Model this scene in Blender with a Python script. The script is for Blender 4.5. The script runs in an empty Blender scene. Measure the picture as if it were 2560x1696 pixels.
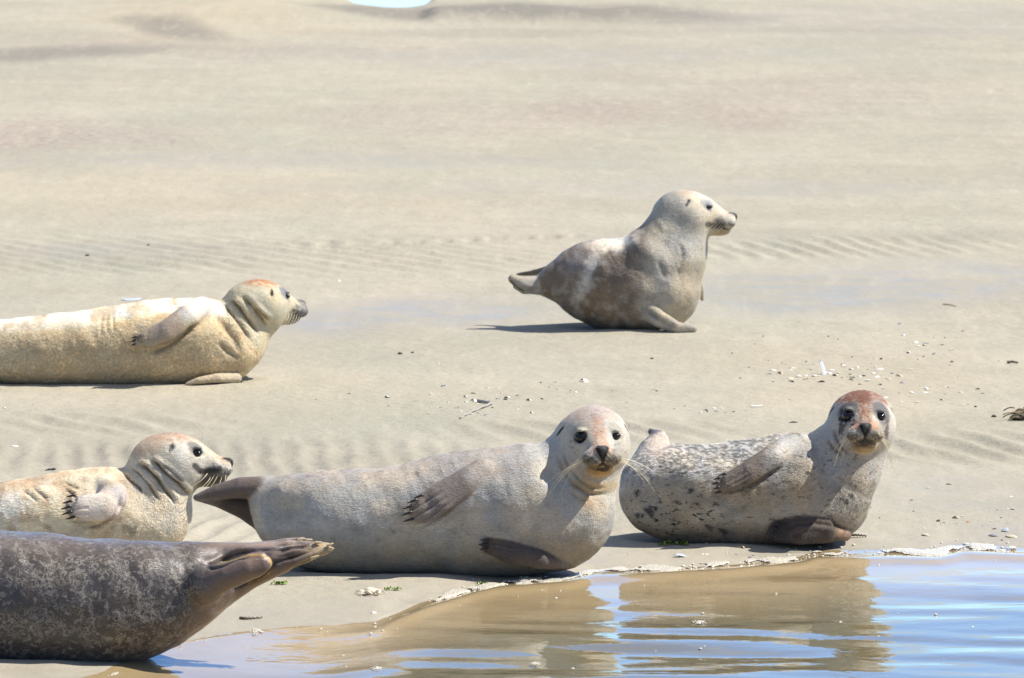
import bpy, math, random
import numpy as np
from mathutils import Vector, Matrix

random.seed(7)
rng = np.random.default_rng(11)
scene = bpy.context.scene
COL = scene.collection

# ------------------------------------------------------------------ camera
FPX = 21630.0                      # focal length in units of a 2560 px wide frame
PITCH = math.atan((848 + 1200) / FPX)
CAM_H = 3.376
cam_data = bpy.data.cameras.new("camera")
cam_data.sensor_width = 36.0
cam_data.lens = 36.0 * FPX / 2560.0
cam_data.clip_start = 0.5
cam_data.clip_end = 9000.0
cam_data.dof.use_dof = True
cam_data.dof.focus_distance = 28.2
cam_data.dof.aperture_fstop = 17.0
cam = bpy.data.objects.new("camera", cam_data)
cam.location = (0, 0, CAM_H)
cam.rotation_euler = (math.pi / 2 - PITCH, 0, 0)
COL.objects.link(cam)
scene.camera = cam

# ------------------------------------------------------------------ world, sun, exposure
SUN_EL = math.radians(50)
SUN_DIR = Vector((0.995 * math.cos(SUN_EL), 0.10 * math.cos(SUN_EL), math.sin(SUN_EL)))
world = bpy.data.worlds.new("World")
scene.world = world
world.use_nodes = True
wn = world.node_tree
wn.nodes.clear()
sky = wn.nodes.new('ShaderNodeTexSky')
sky.sky_type = 'NISHITA'
sky.sun_disc = False
sky.sun_elevation = SUN_EL
sky.sun_rotation = math.atan2(SUN_DIR.x, SUN_DIR.y)
sky.air_density = 1.0
sky.dust_density = 0.15
sky.ozone_density = 2.5
bg = wn.nodes.new('ShaderNodeBackground')
bg.inputs['Strength'].default_value = 0.075
# deep blue clear sky with thin white cloud streaks
hue = wn.nodes.new('ShaderNodeMix'); hue.data_type = 'RGBA'; hue.blend_type = 'MULTIPLY'
hue.inputs[0].default_value = 1.0; hue.inputs[7].default_value = (0.50, 0.79, 1.18, 1)
wtc = wn.nodes.new('ShaderNodeTexCoord'); wmp = wn.nodes.new('ShaderNodeMapping')
wmp.inputs['Scale'].default_value = (2.2, 2.2, 9.0)
cn = wn.nodes.new('ShaderNodeTexNoise'); cn.inputs['Scale'].default_value = 1.6; cn.inputs['Detail'].default_value = 5
cr = wn.nodes.new('ShaderNodeMapRange'); cr.inputs[1].default_value = 0.50; cr.inputs[2].default_value = 0.70; cr.inputs[4].default_value = 0.75
cl = wn.nodes.new('ShaderNodeMix'); cl.data_type = 'RGBA'; cl.inputs[7].default_value = (6.2, 6.1, 5.8, 1)
wo = wn.nodes.new('ShaderNodeOutputWorld')
# added gain on the low sky beyond the sandbank, to brighten the water
lo = wn.nodes.new('ShaderNodeMapRange'); lo.interpolation_type = 'SMOOTHSTEP'
lo.inputs[1].default_value = 0.55; lo.inputs[2].default_value = 0.05
yy = wn.nodes.new('ShaderNodeMapRange'); yy.interpolation_type = 'SMOOTHSTEP'
yy.inputs[1].default_value = 0.1; yy.inputs[2].default_value = 0.95; yy.inputs[4].default_value = 1.15
gm_ = wn.nodes.new('ShaderNodeMath'); gm_.operation = 'MULTIPLY'
ga = wn.nodes.new('ShaderNodeMath'); ga.operation = 'ADD'; ga.inputs[1].default_value = 1.0
gv = wn.nodes.new('ShaderNodeVectorMath'); gv.operation = 'SCALE'
wsx = wn.nodes.new('ShaderNodeSeparateXYZ'); wn.links.new(wtc.outputs['Generated'], wsx.inputs[0])
wn.links.new(wsx.outputs[2], lo.inputs[0]); wn.links.new(wsx.outputs[1], yy.inputs[0])
wn.links.new(lo.outputs[0], gm_.inputs[0]); wn.links.new(yy.outputs[0], gm_.inputs[1]); wn.links.new(gm_.outputs[0], ga.inputs[0])
wn.links.new(sky.outputs[0], gv.inputs[0]); wn.links.new(ga.outputs[0], gv.inputs['Scale'])
wn.links.new(gv.outputs[0], hue.inputs[6])
wn.links.new(wtc.outputs['Generated'], wmp.inputs[0]); wn.links.new(wmp.outputs[0], cn.inputs['Vector'])
ov = wn.nodes.new('ShaderNodeMapRange'); ov.inputs[1].default_value = 0.30; ov.inputs[2].default_value = 0.75; ov.inputs[4].default_value = 0.42  # added white veil overhead, keeps the ambient light neutral
mxm = wn.nodes.new('ShaderNodeMath'); mxm.operation = 'MAXIMUM'
wn.links.new(wsx.outputs[2], ov.inputs[0]); wn.links.new(ov.outputs[0], mxm.inputs[1])
wn.links.new(cn.outputs[0], cr.inputs[0]); wn.links.new(cr.outputs[0], mxm.inputs[0]); wn.links.new(mxm.outputs[0], cl.inputs[0])
wn.links.new(hue.outputs[2], cl.inputs[6]); wn.links.new(cl.outputs[2], bg.inputs[0])
wn.links.new(bg.outputs[0], wo.inputs[0])

sd = bpy.data.lights.new("sun", 'SUN')
sd.energy = 5.0
sd.angle = math.radians(0.5)
sd.color = (1.0, 0.945, 0.86)
sun = bpy.data.objects.new("sun", sd)
sun.rotation_euler = (-SUN_DIR).to_track_quat('-Z', 'Y').to_euler()
sun.location = (20, 30, 30)
COL.objects.link(sun)

scene.view_settings.view_transform = 'Standard'
scene.view_settings.look = 'None'
scene.view_settings.exposure = 0.56
scene.view_settings.gamma = 1.0
scene.render.engine = 'CYCLES'

# ------------------------------------------------------------------ projection helpers
CP, SP = math.cos(PITCH), math.sin(PITCH)

def ray(u, v):
    a = u - 1280.0; b = v - 848.0
    return np.array([a, CP * FPX - b * SP, -SP * FPX - b * CP])

def at_depth(u, v, Y):
    r = ray(u, v)
    t = Y / r[1]
    return np.array([r[0] * t, Y, CAM_H + r[2] * t])

def on_ground(u, v, z=0.0):
    r = ray(u, v)
    t = (z - CAM_H) / r[2]
    return np.array([r[0] * t, r[1] * t, z])

def project(P):
    x = P[..., 0]; y = P[..., 1]; z = P[..., 2] - CAM_H
    f = y * CP - z * SP
    up = y * SP + z * CP
    return 1280 + FPX * x / f, 848 - FPX * up / f

# ------------------------------------------------------------------ numeric helpers
def sstep(a, b, x):
    t = np.clip((x - a) / (b - a), 0, 1)
    return t * t * (3 - 2 * t)

def _hash(ix, iy, seed):
    h = (ix.astype(np.int64) * 374761393 + iy.astype(np.int64) * 668265263 + seed * 974634777) & 0xFFFFFFFF
    h = ((h ^ (h >> 13)) * 1274126177) & 0xFFFFFFFF
    return ((h ^ (h >> 16)) & 0xFFFF) / 65535.0

def vnoise(x, y, seed=0):
    ix = np.floor(x); iy = np.floor(y)
    fx = x - ix; fy = y - iy
    fx = fx * fx * (3 - 2 * fx); fy = fy * fy * (3 - 2 * fy)
    a = _hash(ix, iy, seed); b = _hash(ix + 1, iy, seed)
    c = _hash(ix, iy + 1, seed); d = _hash(ix + 1, iy + 1, seed)
    return (a * (1 - fx) + b * fx) * (1 - fy) + (c * (1 - fx) + d * fx) * fy

def fbm(x, y, seed=0, octaves=4):
    s = 0; amp = 0.5; tot = 0
    for o in range(octaves):
        s = s + amp * vnoise(x * 2 ** o + 17.3 * o, y * 2 ** o - 9.1 * o, seed + o); tot += amp; amp *= 0.5
    return s / tot

def mesh_np(name, verts, quads, smooth=True):
    me = bpy.data.meshes.new(name)
    n = len(verts); m = len(quads); k = quads.shape[1]
    me.vertices.add(n); me.vertices.foreach_set('co', np.ascontiguousarray(verts, dtype=np.float32).ravel())
    me.loops.add(m * k); me.loops.foreach_set('vertex_index', np.ascontiguousarray(quads, dtype=np.int32).ravel())
    me.polygons.add(m)
    me.polygons.foreach_set('loop_start', np.arange(0, m * k, k, dtype=np.int32))
    me.polygons.foreach_set('loop_total', np.full(m, k, dtype=np.int32))
    if smooth:
        me.polygons.foreach_set('use_smooth', np.ones(m, dtype=bool))
    me.update(calc_edges=True)
    me.validate()
    return me

def link(name, me, mat=None, parent=None, loc=(0, 0, 0)):
    o = bpy.data.objects.new(name, me)
    COL.objects.link(o)
    if mat is not None and me is not None:
        me.materials.append(mat)
    if parent is not None:
        o.parent = parent
    o.location = loc
    return o

def tag(o, label=None, cat=None, group=None, kind=None):
    if label: o['label'] = label
    if cat: o['category'] = cat
    if group: o['group'] = group
    if kind: o['kind'] = kind
    return o

def surface_nets(F, origin, h):
    s = F < 0
    nx, ny, nz = F.shape
    cnt = np.zeros((nx - 1, ny - 1, nz - 1), np.int8)
    for i in (0, 1):
        for j in (0, 1):
            for k in (0, 1):
                cnt += s[i:nx - 1 + i, j:ny - 1 + j, k:nz - 1 + k]
    act = (cnt > 0) & (cnt < 8)
    ci = np.argwhere(act)
    idx = np.full(act.shape, -1, np.int32)
    idx[act] = np.arange(len(ci))
    acc = np.zeros((len(ci), 3)); num = np.zeros(len(ci))
    c = [(i, j, k) for i in (0, 1) for j in (0, 1) for k in (0, 1)]
    for p in c:
        for ax in range(3):
            if p[ax] == 0:
                q = list(p); q[ax] = 1
                a = F[ci[:, 0] + p[0], ci[:, 1] + p[1], ci[:, 2] + p[2]]
                b = F[ci[:, 0] + q[0], ci[:, 1] + q[1], ci[:, 2] + q[2]]
                m = (a < 0) != (b < 0)
                t = np.where(m, a / np.where(m, a - b, 1), 0)
                pos = np.repeat(np.array(p, float)[None], len(ci), 0)
                pos[:, ax] = t
                acc += pos * m[:, None]; num += m
    verts = (ci + acc / num[:, None]) * h + origin
    quads = []
    for ax in range(3):
        sl0 = [slice(1, -1)] * 3; sl1 = [slice(1, -1)] * 3
        sl0[ax] = slice(0, F.shape[ax] - 1); sl1[ax] = slice(1, F.shape[ax])
        a = s[tuple(sl0)]; b = s[tuple(sl1)]
        e = np.argwhere(a != b)
        off = [1, 1, 1]; off[ax] = 0
        g = e + np.array(off)
        flip = a[e[:, 0], e[:, 1], e[:, 2]]
        u = (ax + 1) % 3; v = (ax + 2) % 3
        def cell(du, dv):
            q = g.copy(); q[:, u] += du; q[:, v] += dv
            return idx[q[:, 0], q[:, 1], q[:, 2]]
        q4 = np.stack([cell(-1, -1), cell(0, -1), cell(0, 0), cell(-1, 0)], 1)
        q4[~flip] = q4[~flip][:, ::-1]
        quads.append(q4)
    return verts, np.concatenate(quads)

def relax(verts, quads, n=1, lam=0.5):
    e = np.concatenate([quads[:, [0, 1]], quads[:, [1, 2]], quads[:, [2, 3]], quads[:, [3, 0]]])
    N = len(verts)
    deg = np.bincount(e[:, 0], minlength=N) + np.bincount(e[:, 1], minlength=N)
    for _ in range(n):
        acc = np.zeros_like(verts)
        for k in range(3):
            acc[:, k] = np.bincount(e[:, 0], verts[e[:, 1], k], N) + np.bincount(e[:, 1], verts[e[:, 0], k], N)
        verts = verts + lam * (acc / np.maximum(deg, 1)[:, None] - verts)
    return verts

def vnormals(verts, quads):
    a = verts[quads[:, 2]] - verts[quads[:, 0]]; b = verts[quads[:, 3]] - verts[quads[:, 1]]
    fn = np.cross(a, b)
    N = np.zeros_like(verts)
    for k in range(4):
        for c in range(3):
            N[:, c] += np.bincount(quads[:, k], fn[:, c], len(verts))
    return N / np.maximum(np.linalg.norm(N, axis=1), 1e-12)[:, None]

def seg_dist(P, poly):
    poly = np.asarray(poly, float)
    best = np.full(P.shape[:-1], 1e9); par = np.zeros(P.shape[:-1])
    n = len(poly) - 1
    for i in range(n):
        a = poly[i]; ab = poly[i + 1] - a
        t = np.clip(((P - a) @ ab) / (ab @ ab), 0, 1)
        d = np.linalg.norm(P - a - t[..., None] * ab, axis=-1)
        m = d < best
        best = np.where(m, d, best); par = np.where(m, (i + t) / n, par)
    return best, par

# ------------------------------------------------------------------ material helpers
class NT:
    def __init__(self, name):
        self.m = bpy.data.materials.new(name); self.m.use_nodes = True
        self.t = self.m.node_tree; self.t.nodes.clear()
        self.out = self.t.nodes.new('ShaderNodeOutputMaterial')
        self.p = self.t.nodes.new('ShaderNodeBsdfPrincipled')
        self.t.links.new(self.p.outputs[0], self.out.inputs[0])
    def n(self, typ, **kw):
        nd = self.t.nodes.new(typ)
        for k, v in kw.items(): setattr(nd, k, v)
        return nd
    def l(self, a, b): self.t.links.new(a, b)
    def val(self, sock, v):
        if hasattr(v, 'is_output'): self.l(v, sock)
        else: sock.default_value = v
    def math(self, op, a, b=0.0, clamp=False):
        nd = self.n('ShaderNodeMath', operation=op, use_clamp=clamp)
        self.val(nd.inputs[0], a); self.val(nd.inputs[1], b)
        return nd.outputs[0]
    def mix(self, f, a, b, blend='MIX'):
        nd = self.n('ShaderNodeMix', data_type='RGBA', blend_type=blend)
        self.val(nd.inputs[0], f)
        self.val(nd.inputs[6], a if hasattr(a, 'is_output') else (*a, 1))
        self.val(nd.inputs[7], b if hasattr(b, 'is_output') else (*b, 1))
        return nd.outputs[2]
    def ramp(self, x, a, b, smooth=True):
        nd = self.n('ShaderNodeMapRange', interpolation_type='SMOOTHSTEP' if smooth else 'LINEAR')
        self.val(nd.inputs[0], x); nd.inputs[1].default_value = a; nd.inputs[2].default_value = b
        return nd.outputs[0]
    def coords(self, scale=(1, 1, 1), rot=(0, 0, 0)):
        tc = self.n('ShaderNodeTexCoord'); mp = self.n('ShaderNodeMapping')
        mp.inputs['Scale'].default_value = scale; mp.inputs['Rotation'].default_value = rot
        self.l(tc.outputs['Object'], mp.inputs[0])
        return mp.outputs[0]
    def noise(self, co, scale, detail=3, rough=0.55, dist=0.0):
        nd = self.n('ShaderNodeTexNoise')
        self.l(co, nd.inputs['Vector'])
        nd.inputs['Scale'].default_value = scale; nd.inputs['Detail'].default_value = detail
        nd.inputs['Roughness'].default_value = rough; nd.inputs['Distortion'].default_value = dist
        return nd.outputs[0]
    def voro(self, co, scale, feature='F1', rand=1.0):
        nd = self.n('ShaderNodeTexVoronoi', feature=feature)
        self.l(co, nd.inputs['Vector']); nd.inputs['Scale'].default_value = scale
        nd.inputs['Randomness'].default_value = rand
        return nd.outputs['Distance']
    def bump(self, h, dist, strength=1.0, normal=None):
        nd = self.n('ShaderNodeBump')
        nd.inputs['Strength'].default_value = strength; nd.inputs['Distance'].default_value = dist
        self.l(h, nd.inputs['Height'])
        if normal is not None: self.l(normal, nd.inputs['Normal'])
        return nd.outputs[0]

def simple_mat(name, color, rough=0.6, spec=0.5, var=0.25, vscale=60, bump=0.0):
    k = NT(name)
    co = k.coords()
    nz = k.noise(co, vscale, 4)
    c2 = tuple(max(0, c * (1 - var)) for c in color); c1 = tuple(min(1, c * (1 + var)) for c in color)
    k.l(k.mix(nz, c2, c1), k.p.inputs['Base Color'])
    k.p.inputs['Roughness'].default_value = rough
    k.p.inputs['Specular IOR Level'].default_value = spec
    if bump: k.l(k.bump(nz, bump), k.p.inputs['Normal'])
    return k.m

def coat_mat(name, speck=0.0, speck_col=(0.02, 0.02, 0.02), speck_scale=55, speck_thr=(0.62, 0.70),
             pale=0.0, rough=0.5, spec=0.45, hair=0.5, bump=0.0055, grit=0.0):
    k = NT(name)
    at = k.n('ShaderNodeAttribute', attribute_name='coat')
    ml = k.n('ShaderNodeAttribute', attribute_name='marks')      # r: where flecks grow, g: sand stuck in the fur, b: wetness
    sep = k.n('ShaderNodeSeparateColor'); k.l(ml.outputs['Color'], sep.inputs[0])
    co = k.coords((0.45, 1, 1), (0, 0.15, 0))
    iso = k.coords()
    h1 = k.noise(co, 150, 5, 0.72)
    h2 = k.noise(iso, 22, 3, 0.6)
    h3 = k.noise(co, 420, 2, 0.6)
    f = k.math('ADD', k.math('MULTIPLY', k.math('SUBTRACT', h1, 0.5), hair * 2.6), k.math('MULTIPLY', k.math('SUBTRACT', h2, 0.5), hair * 1.3))
    f = k.math('ADD', f, 1.0)
    comb = k.n('ShaderNodeCombineColor')
    for i in range(3): k.l(f, comb.inputs[i])
    c = k.mix(1.0, at.outputs['Color'], comb.outputs[0], 'MULTIPLY')
    wv = k.n('ShaderNodeMapRange'); k.l(k.noise(iso, 8, 3, 0.6, 0.5), wv.inputs[0]); wv.inputs[1].default_value = .38; wv.inputs[2].default_value = .62
    c = k.mix(1.0, c, k.mix(wv.outputs[0], (0.90, 0.93, 0.97), (1.08, 1.02, 0.92)), 'MULTIPLY')
    if speck > 0:
        sco = k.coords((0.55, 1, 1), (0, 0.5, 0))
        sn = k.noise(sco, speck_scale, 2.5, 0.6, 0.6)
        sm = k.math('MULTIPLY', k.ramp(sn, *speck_thr), k.math('MULTIPLY', sep.outputs[0], speck))
        c = k.mix(sm, c, speck_col)
    if pale > 0:
        pn = k.noise(iso, 46, 3, 0.62, 1.2)
        band = k.math('ABSOLUTE', k.math('SUBTRACT', pn, 0.53))
        ring = k.math('SUBTRACT', 1.0, k.ramp(band, 0.012, 0.055))
        big = k.ramp(k.noise(iso, 13, 3), 0.36, 0.60)
        blot = k.ramp(k.noise(iso, 52, 3, 0.62, 0.8), 0.545, 0.625)
        pm = k.math('MAXIMUM', k.math('MULTIPLY', ring, big), k.math('MULTIPLY', blot, 0.8))
        pm = k.math('MULTIPLY', pm, k.math('MULTIPLY', sep.outputs[0], pale))
        c = k.mix(pm, c, (0.27, 0.24, 0.20))
    gr = k.noise(iso, 95, 4, 0.7)
    gm = k.math('MULTIPLY', k.ramp(gr, 0.35, 0.62), sep.outputs[1])
    c = k.mix(gm, c, (0.46, 0.37, 0.235))
    k.l(c, k.p.inputs['Base Color'])
    r = k.math('SUBTRACT', rough, k.math('MULTIPLY', sep.outputs[2], rough * 0.5))
    k.l(r, k.p.inputs['Roughness'])
    k.p.inputs['Specular IOR Level'].default_value = spec
    k.p.inputs['Sheen Weight'].default_value = .12
    k.p.inputs['Sheen Roughness'].default_value = .4
    hh = k.math('ADD', k.math('MULTIPLY', h1, 0.7), k.math('MULTIPLY', h3, 0.3))
    b1 = k.bump(hh, bump)
    gb = k.n('ShaderNodeBump'); gb.inputs['Distance'].default_value = 0.006
    k.l(gr, gb.inputs['Height']); k.l(b1, gb.inputs['Normal']); k.l(sep.outputs[1], gb.inputs['Strength'])
    k.l(gb.outputs[0], k.p.inputs['Normal'])
    return k.m

M_EYE = None
def eye_mat():
    k = NT("seal_eye")
    co = k.coords()
    nz = k.noise(co, 60)
    k.l(k.mix(nz, (0.004, 0.004, 0.006), (0.012, 0.009, 0.008)), k.p.inputs['Base Color'])
    k.p.inputs['Roughness'].default_value = 0.09
    k.p.inputs['Specular IOR Level'].default_value = 0.45
    return k.m
M_EYE = eye_mat()
M_CLAW = simple_mat("dark_claw", (0.018, 0.016, 0.018), 0.35, 0.5)
M_CLAW_PALE = simple_mat("pale_claw", (0.55, 0.42, 0.24), 0.4, 0.5)
M_WHISK = simple_mat("whisker_hair", (0.72, 0.64, 0.45), 0.45, 0.5, 0.1)

# ------------------------------------------------------------------ implicit modelling
def smin(a, b, k):
    h = np.clip(0.5 + 0.5 * (b - a) / k, 0, 1)
    return b * (1 - h) + a * h - k * h * (1 - h)

class Field:
    def __init__(self, lo, hi, h):
        self.h = h; self.lo = np.array(lo, float)
        self.n = np.ceil((np.array(hi) - self.lo) / h).astype(int) + 1
        self.F = np.full(self.n, 1.0, np.float32)
    def axes(self, sl):
        return [(np.arange(sl[i].start, sl[i].stop) * self.h + self.lo[i]).astype(np.float32) for i in range(3)]
    def region(self, lo, hi):
        i0 = np.maximum(np.floor((np.array(lo) - self.lo) / self.h).astype(int), 0)
        i1 = np.minimum(np.ceil((np.array(hi) - self.lo) / self.h).astype(int) + 1, self.n)
        return tuple(slice(int(a), int(max(a, b))) for a, b in zip(i0, i1))
    def grid(self, sl):
        x, y, z = self.axes(sl)
        return x[:, None, None], y[None, :, None], z[None, None, :]
    def add(self, fn, lo, hi, k):
        pad = 2 * k + 2 * self.h
        sl = self.region(np.array(lo) - pad, np.array(hi) + pad)
        if any(s.stop - s.start < 1 for s in sl): return
        x, y, z = self.grid(sl)
        self.F[sl] = smin(self.F[sl], fn(x, y, z).astype(np.float32), k)
    def carve(self, fn, lo, hi, k):
        pad = 2 * k + 2 * self.h
        sl = self.region(np.array(lo) - pad, np.array(hi) + pad)
        if any(s.stop - s.start < 1 for s in sl): return
        x, y, z = self.grid(sl)
        self.F[sl] = -smin(-self.F[sl], fn(x, y, z).astype(np.float32), k)
    def loft(self, pts, a, b, power=2.25):
        # pts (n,3) spine, a half height in x-z plane, b half depth
        sl = tuple(slice(0, int(k)) for k in self.n)
        x, y, z = self.axes(sl)
        X, Z = np.meshgrid(x, z, indexing='ij')
        # envelope of discs along the spine, so that bends stay smooth
        best = np.full(X.shape, 1e9, np.float32)
        gs = []
        for i in range(len(pts)):
            g = (np.hypot(X - pts[i, 0], Z - pts[i, 2]) / a[i]).astype(np.float32)
            best = np.minimum(best, g)
        sw = 0; A = 0; B = 0; YC = 0
        for i in range(len(pts)):
            g = (np.hypot(X - pts[i, 0], Z - pts[i, 2]) / a[i]).astype(np.float32)
            w = np.exp(-np.minimum((g - best) * 14, 60))
            sw = sw + w; A = A + w * a[i]; B = B + w * b[i]; YC = YC + w * pts[i, 1]
        A /= sw; B /= sw; YC /= sw
        def blur2(G, n):
            for _ in range(n):
                for ax in range(2):
                    H = np.pad(G, [(2, 2) if q == ax else (0, 0) for q in range(2)], mode='edge')
                    G = sum(np.take(H, range(o, o + G.shape[ax]), ax) for o in range(5)) / 5
            return G
        best = blur2(best, 5); A = blur2(A, 3); B = blur2(B, 3); YC = blur2(YC, 3)
        q = best[:, None, :] ** power + (np.abs(y[None, :, None] - YC[:, None, :]) / B[:, None, :]) ** power
        f = (q ** (1 / power) - 1) * np.minimum(A, B)[:, None, :]
        self.F = np.minimum(self.F, f.astype(np.float32))
    def paddle(self, pts, w, th, nrm, k):
        # flattened limb: polyline, half width, half thickness, thickness direction
        pts = np.asarray(pts, float); nrm = np.array(nrm, float); nrm /= np.linalg.norm(nrm)
        R = max(w)
        def fn(x, y, z):
            shp = np.broadcast(x, y, z).shape
            best = np.full(shp, 1e9, np.float32)
            for i in range(len(pts) - 1):
                a = pts[i]; d = pts[i + 1] - a; L = d @ d
                px = x - a[0]; py = y - a[1]; pz = z - a[2]
                t = np.clip((px * d[0] + py * d[1] + pz * d[2]) / L, 0, 1)
                qx = px - t * d[0]; qy = py - t * d[1]; qz = pz - t * d[2]
                dn = qx * nrm[0] + qy * nrm[1] + qz * nrm[2]
                dr2 = np.maximum(qx * qx + qy * qy + qz * qz - dn * dn, 0)
                W = w[i] + (w[i + 1] - w[i]) * t; T = th[i] + (th[i + 1] - th[i]) * t
                f = (np.sqrt(dr2 / (W * W) + dn * dn / (T * T)) - 1) * np.minimum(W, T)
                best = np.minimum(best, f)
            return best
        self.add(fn, pts.min(0) - R, pts.max(0) + R, k)

def ell(frame, c, r):
    O, A, s = frame
    c = np.array(c) * s; r = np.array(r) * s
    ctr = O + A.T @ c
    def fn(x, y, z):
        dx = x - ctr[0]; dy = y - ctr[1]; dz = z - ctr[2]
        q = 0
        for i in range(3):
            q = q + ((dx * A[i, 0] + dy * A[i, 1] + dz * A[i, 2]) / r[i]) ** 2
        return (np.sqrt(q) - 1) * min(r)
    return fn, ctr - max(r), ctr + max(r)

def cone(frame, c0, r0, c1, r1):
    O, A, s = frame
    p0 = O + A.T @ (np.array(c0) * s); p1 = O + A.T @ (np.array(c1) * s); r0 *= s; r1 *= s
    d = p1 - p0; L = d @ d
    def fn(x, y, z):
        t = np.clip(((x - p0[0]) * d[0] + (y - p0[1]) * d[1] + (z - p0[2]) * d[2]) / L, 0, 1)
        return np.sqrt((x - p0[0] - t * d[0]) ** 2 + (y - p0[1] - t * d[1]) ** 2 + (z - p0[2] - t * d[2]) ** 2) - (r0 + (r1 - r0) * t)
    return fn, np.minimum(p0, p1) - max(r0, r1), np.maximum(p0, p1) + max(r0, r1)

EYE_C = np.array([0.013, 0.0485, 0.0]); EYE_R = 0.0232

def add_head(F, fr, k=0.035, crown=0, eyes=((1, .7), (1, .7))):
    if crown: F.add(*ell(fr, (-0.090, 0, -0.004 + crown), (0.100, 0.088, 0.076)), k)
    F.add(*ell(fr, (-0.075, 0, -0.014), (0.118, 0.090, 0.068)), k)
    F.add(*ell(fr, (-0.06, 0, -0.058), (0.098, 0.094, 0.066)), k)
    F.add(*cone(fr, (0.0, 0, -0.030), 0.050, (0.094, 0, -0.052), 0.030), 0.03)
    for s in (-1, 1):
        F.add(*ell(fr, (0.094, s * 0.028, -0.058), (0.036, 0.031, 0.026)), 0.018)
    F.add(*ell(fr, (0.114, 0, -0.034), (0.020, 0.020, 0.016)), 0.014)
    F.add(*ell(fr, (0.050, 0, -0.094), (0.058, 0.040, 0.024)), 0.016)                 # lower jaw
    for s in (-1, 1):
        ex, ez = eyes[0 if s > 0 else 1]
        F.carve(*ell(fr, (0.030, s * 0.060, -0.002), (0.016 * ex, 0.014, 0.012)), 0.012)     # eye hollow
        zl = EYE_R * ez * .88
        F.add(*ell(fr, (0.019, s * 0.0525, zl + .0062), (0.019 * ex, 0.015, 0.0065)), 0.006)    # upper lid
        F.add(*ell(fr, (0.018, s * 0.0520, -zl - .0065), (0.018 * ex, 0.013, 0.0058)), 0.006)   # lower lid

def frame_of(O, fwd, roll=0.0, s=1.0):
    f = np.array(fwd, float); f /= np.linalg.norm(f)
    l = np.cross([0, 0, 1.0], f); l /= np.linalg.norm(l)
    u = np.cross(f, l)
    c, sn = math.cos(roll), math.sin(roll)
    l2 = c * l + sn * u; u2 = -sn * l + c * u
    return (np.array(O, float), np.stack([f, l2, u2]), s)

def pxm(Y):            # pixels (2560 frame) per metre at depth Y
    return FPX / (Y * CP + CAM_H * SP)

def resample(st, n=70):
    st = np.asarray(st, float)
    t = np.arange(len(st)); tt = np.linspace(0, len(st) - 1, n)
    out = np.zeros((n, st.shape[1]))
    P = np.vstack([2 * st[0] - st[1], st, 2 * st[-1] - st[-2]])
    for j, x in enumerate(tt):
        i = min(int(x), len(st) - 2); f = x - i
        p0, p1, p2, p3 = P[i], P[i + 1], P[i + 2], P[i + 3]
        out[j] = 0.5 * (2 * p1 + (p2 - p0) * f + (2 * p0 - 5 * p1 + 4 * p2 - p3) * f ** 2 + (3 * p1 - p0 - 3 * p2 + p3) * f ** 3)
    return out

def mixc(col, c, m):
    m = np.clip(m, 0, 1)[:, None]
    return col * (1 - m) + np.array(c)[None] * m

def D(cx, cy, r, b, dy=0.0):
    return ((cx, cy - r), (cx, cy + r), b, dy)

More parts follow.
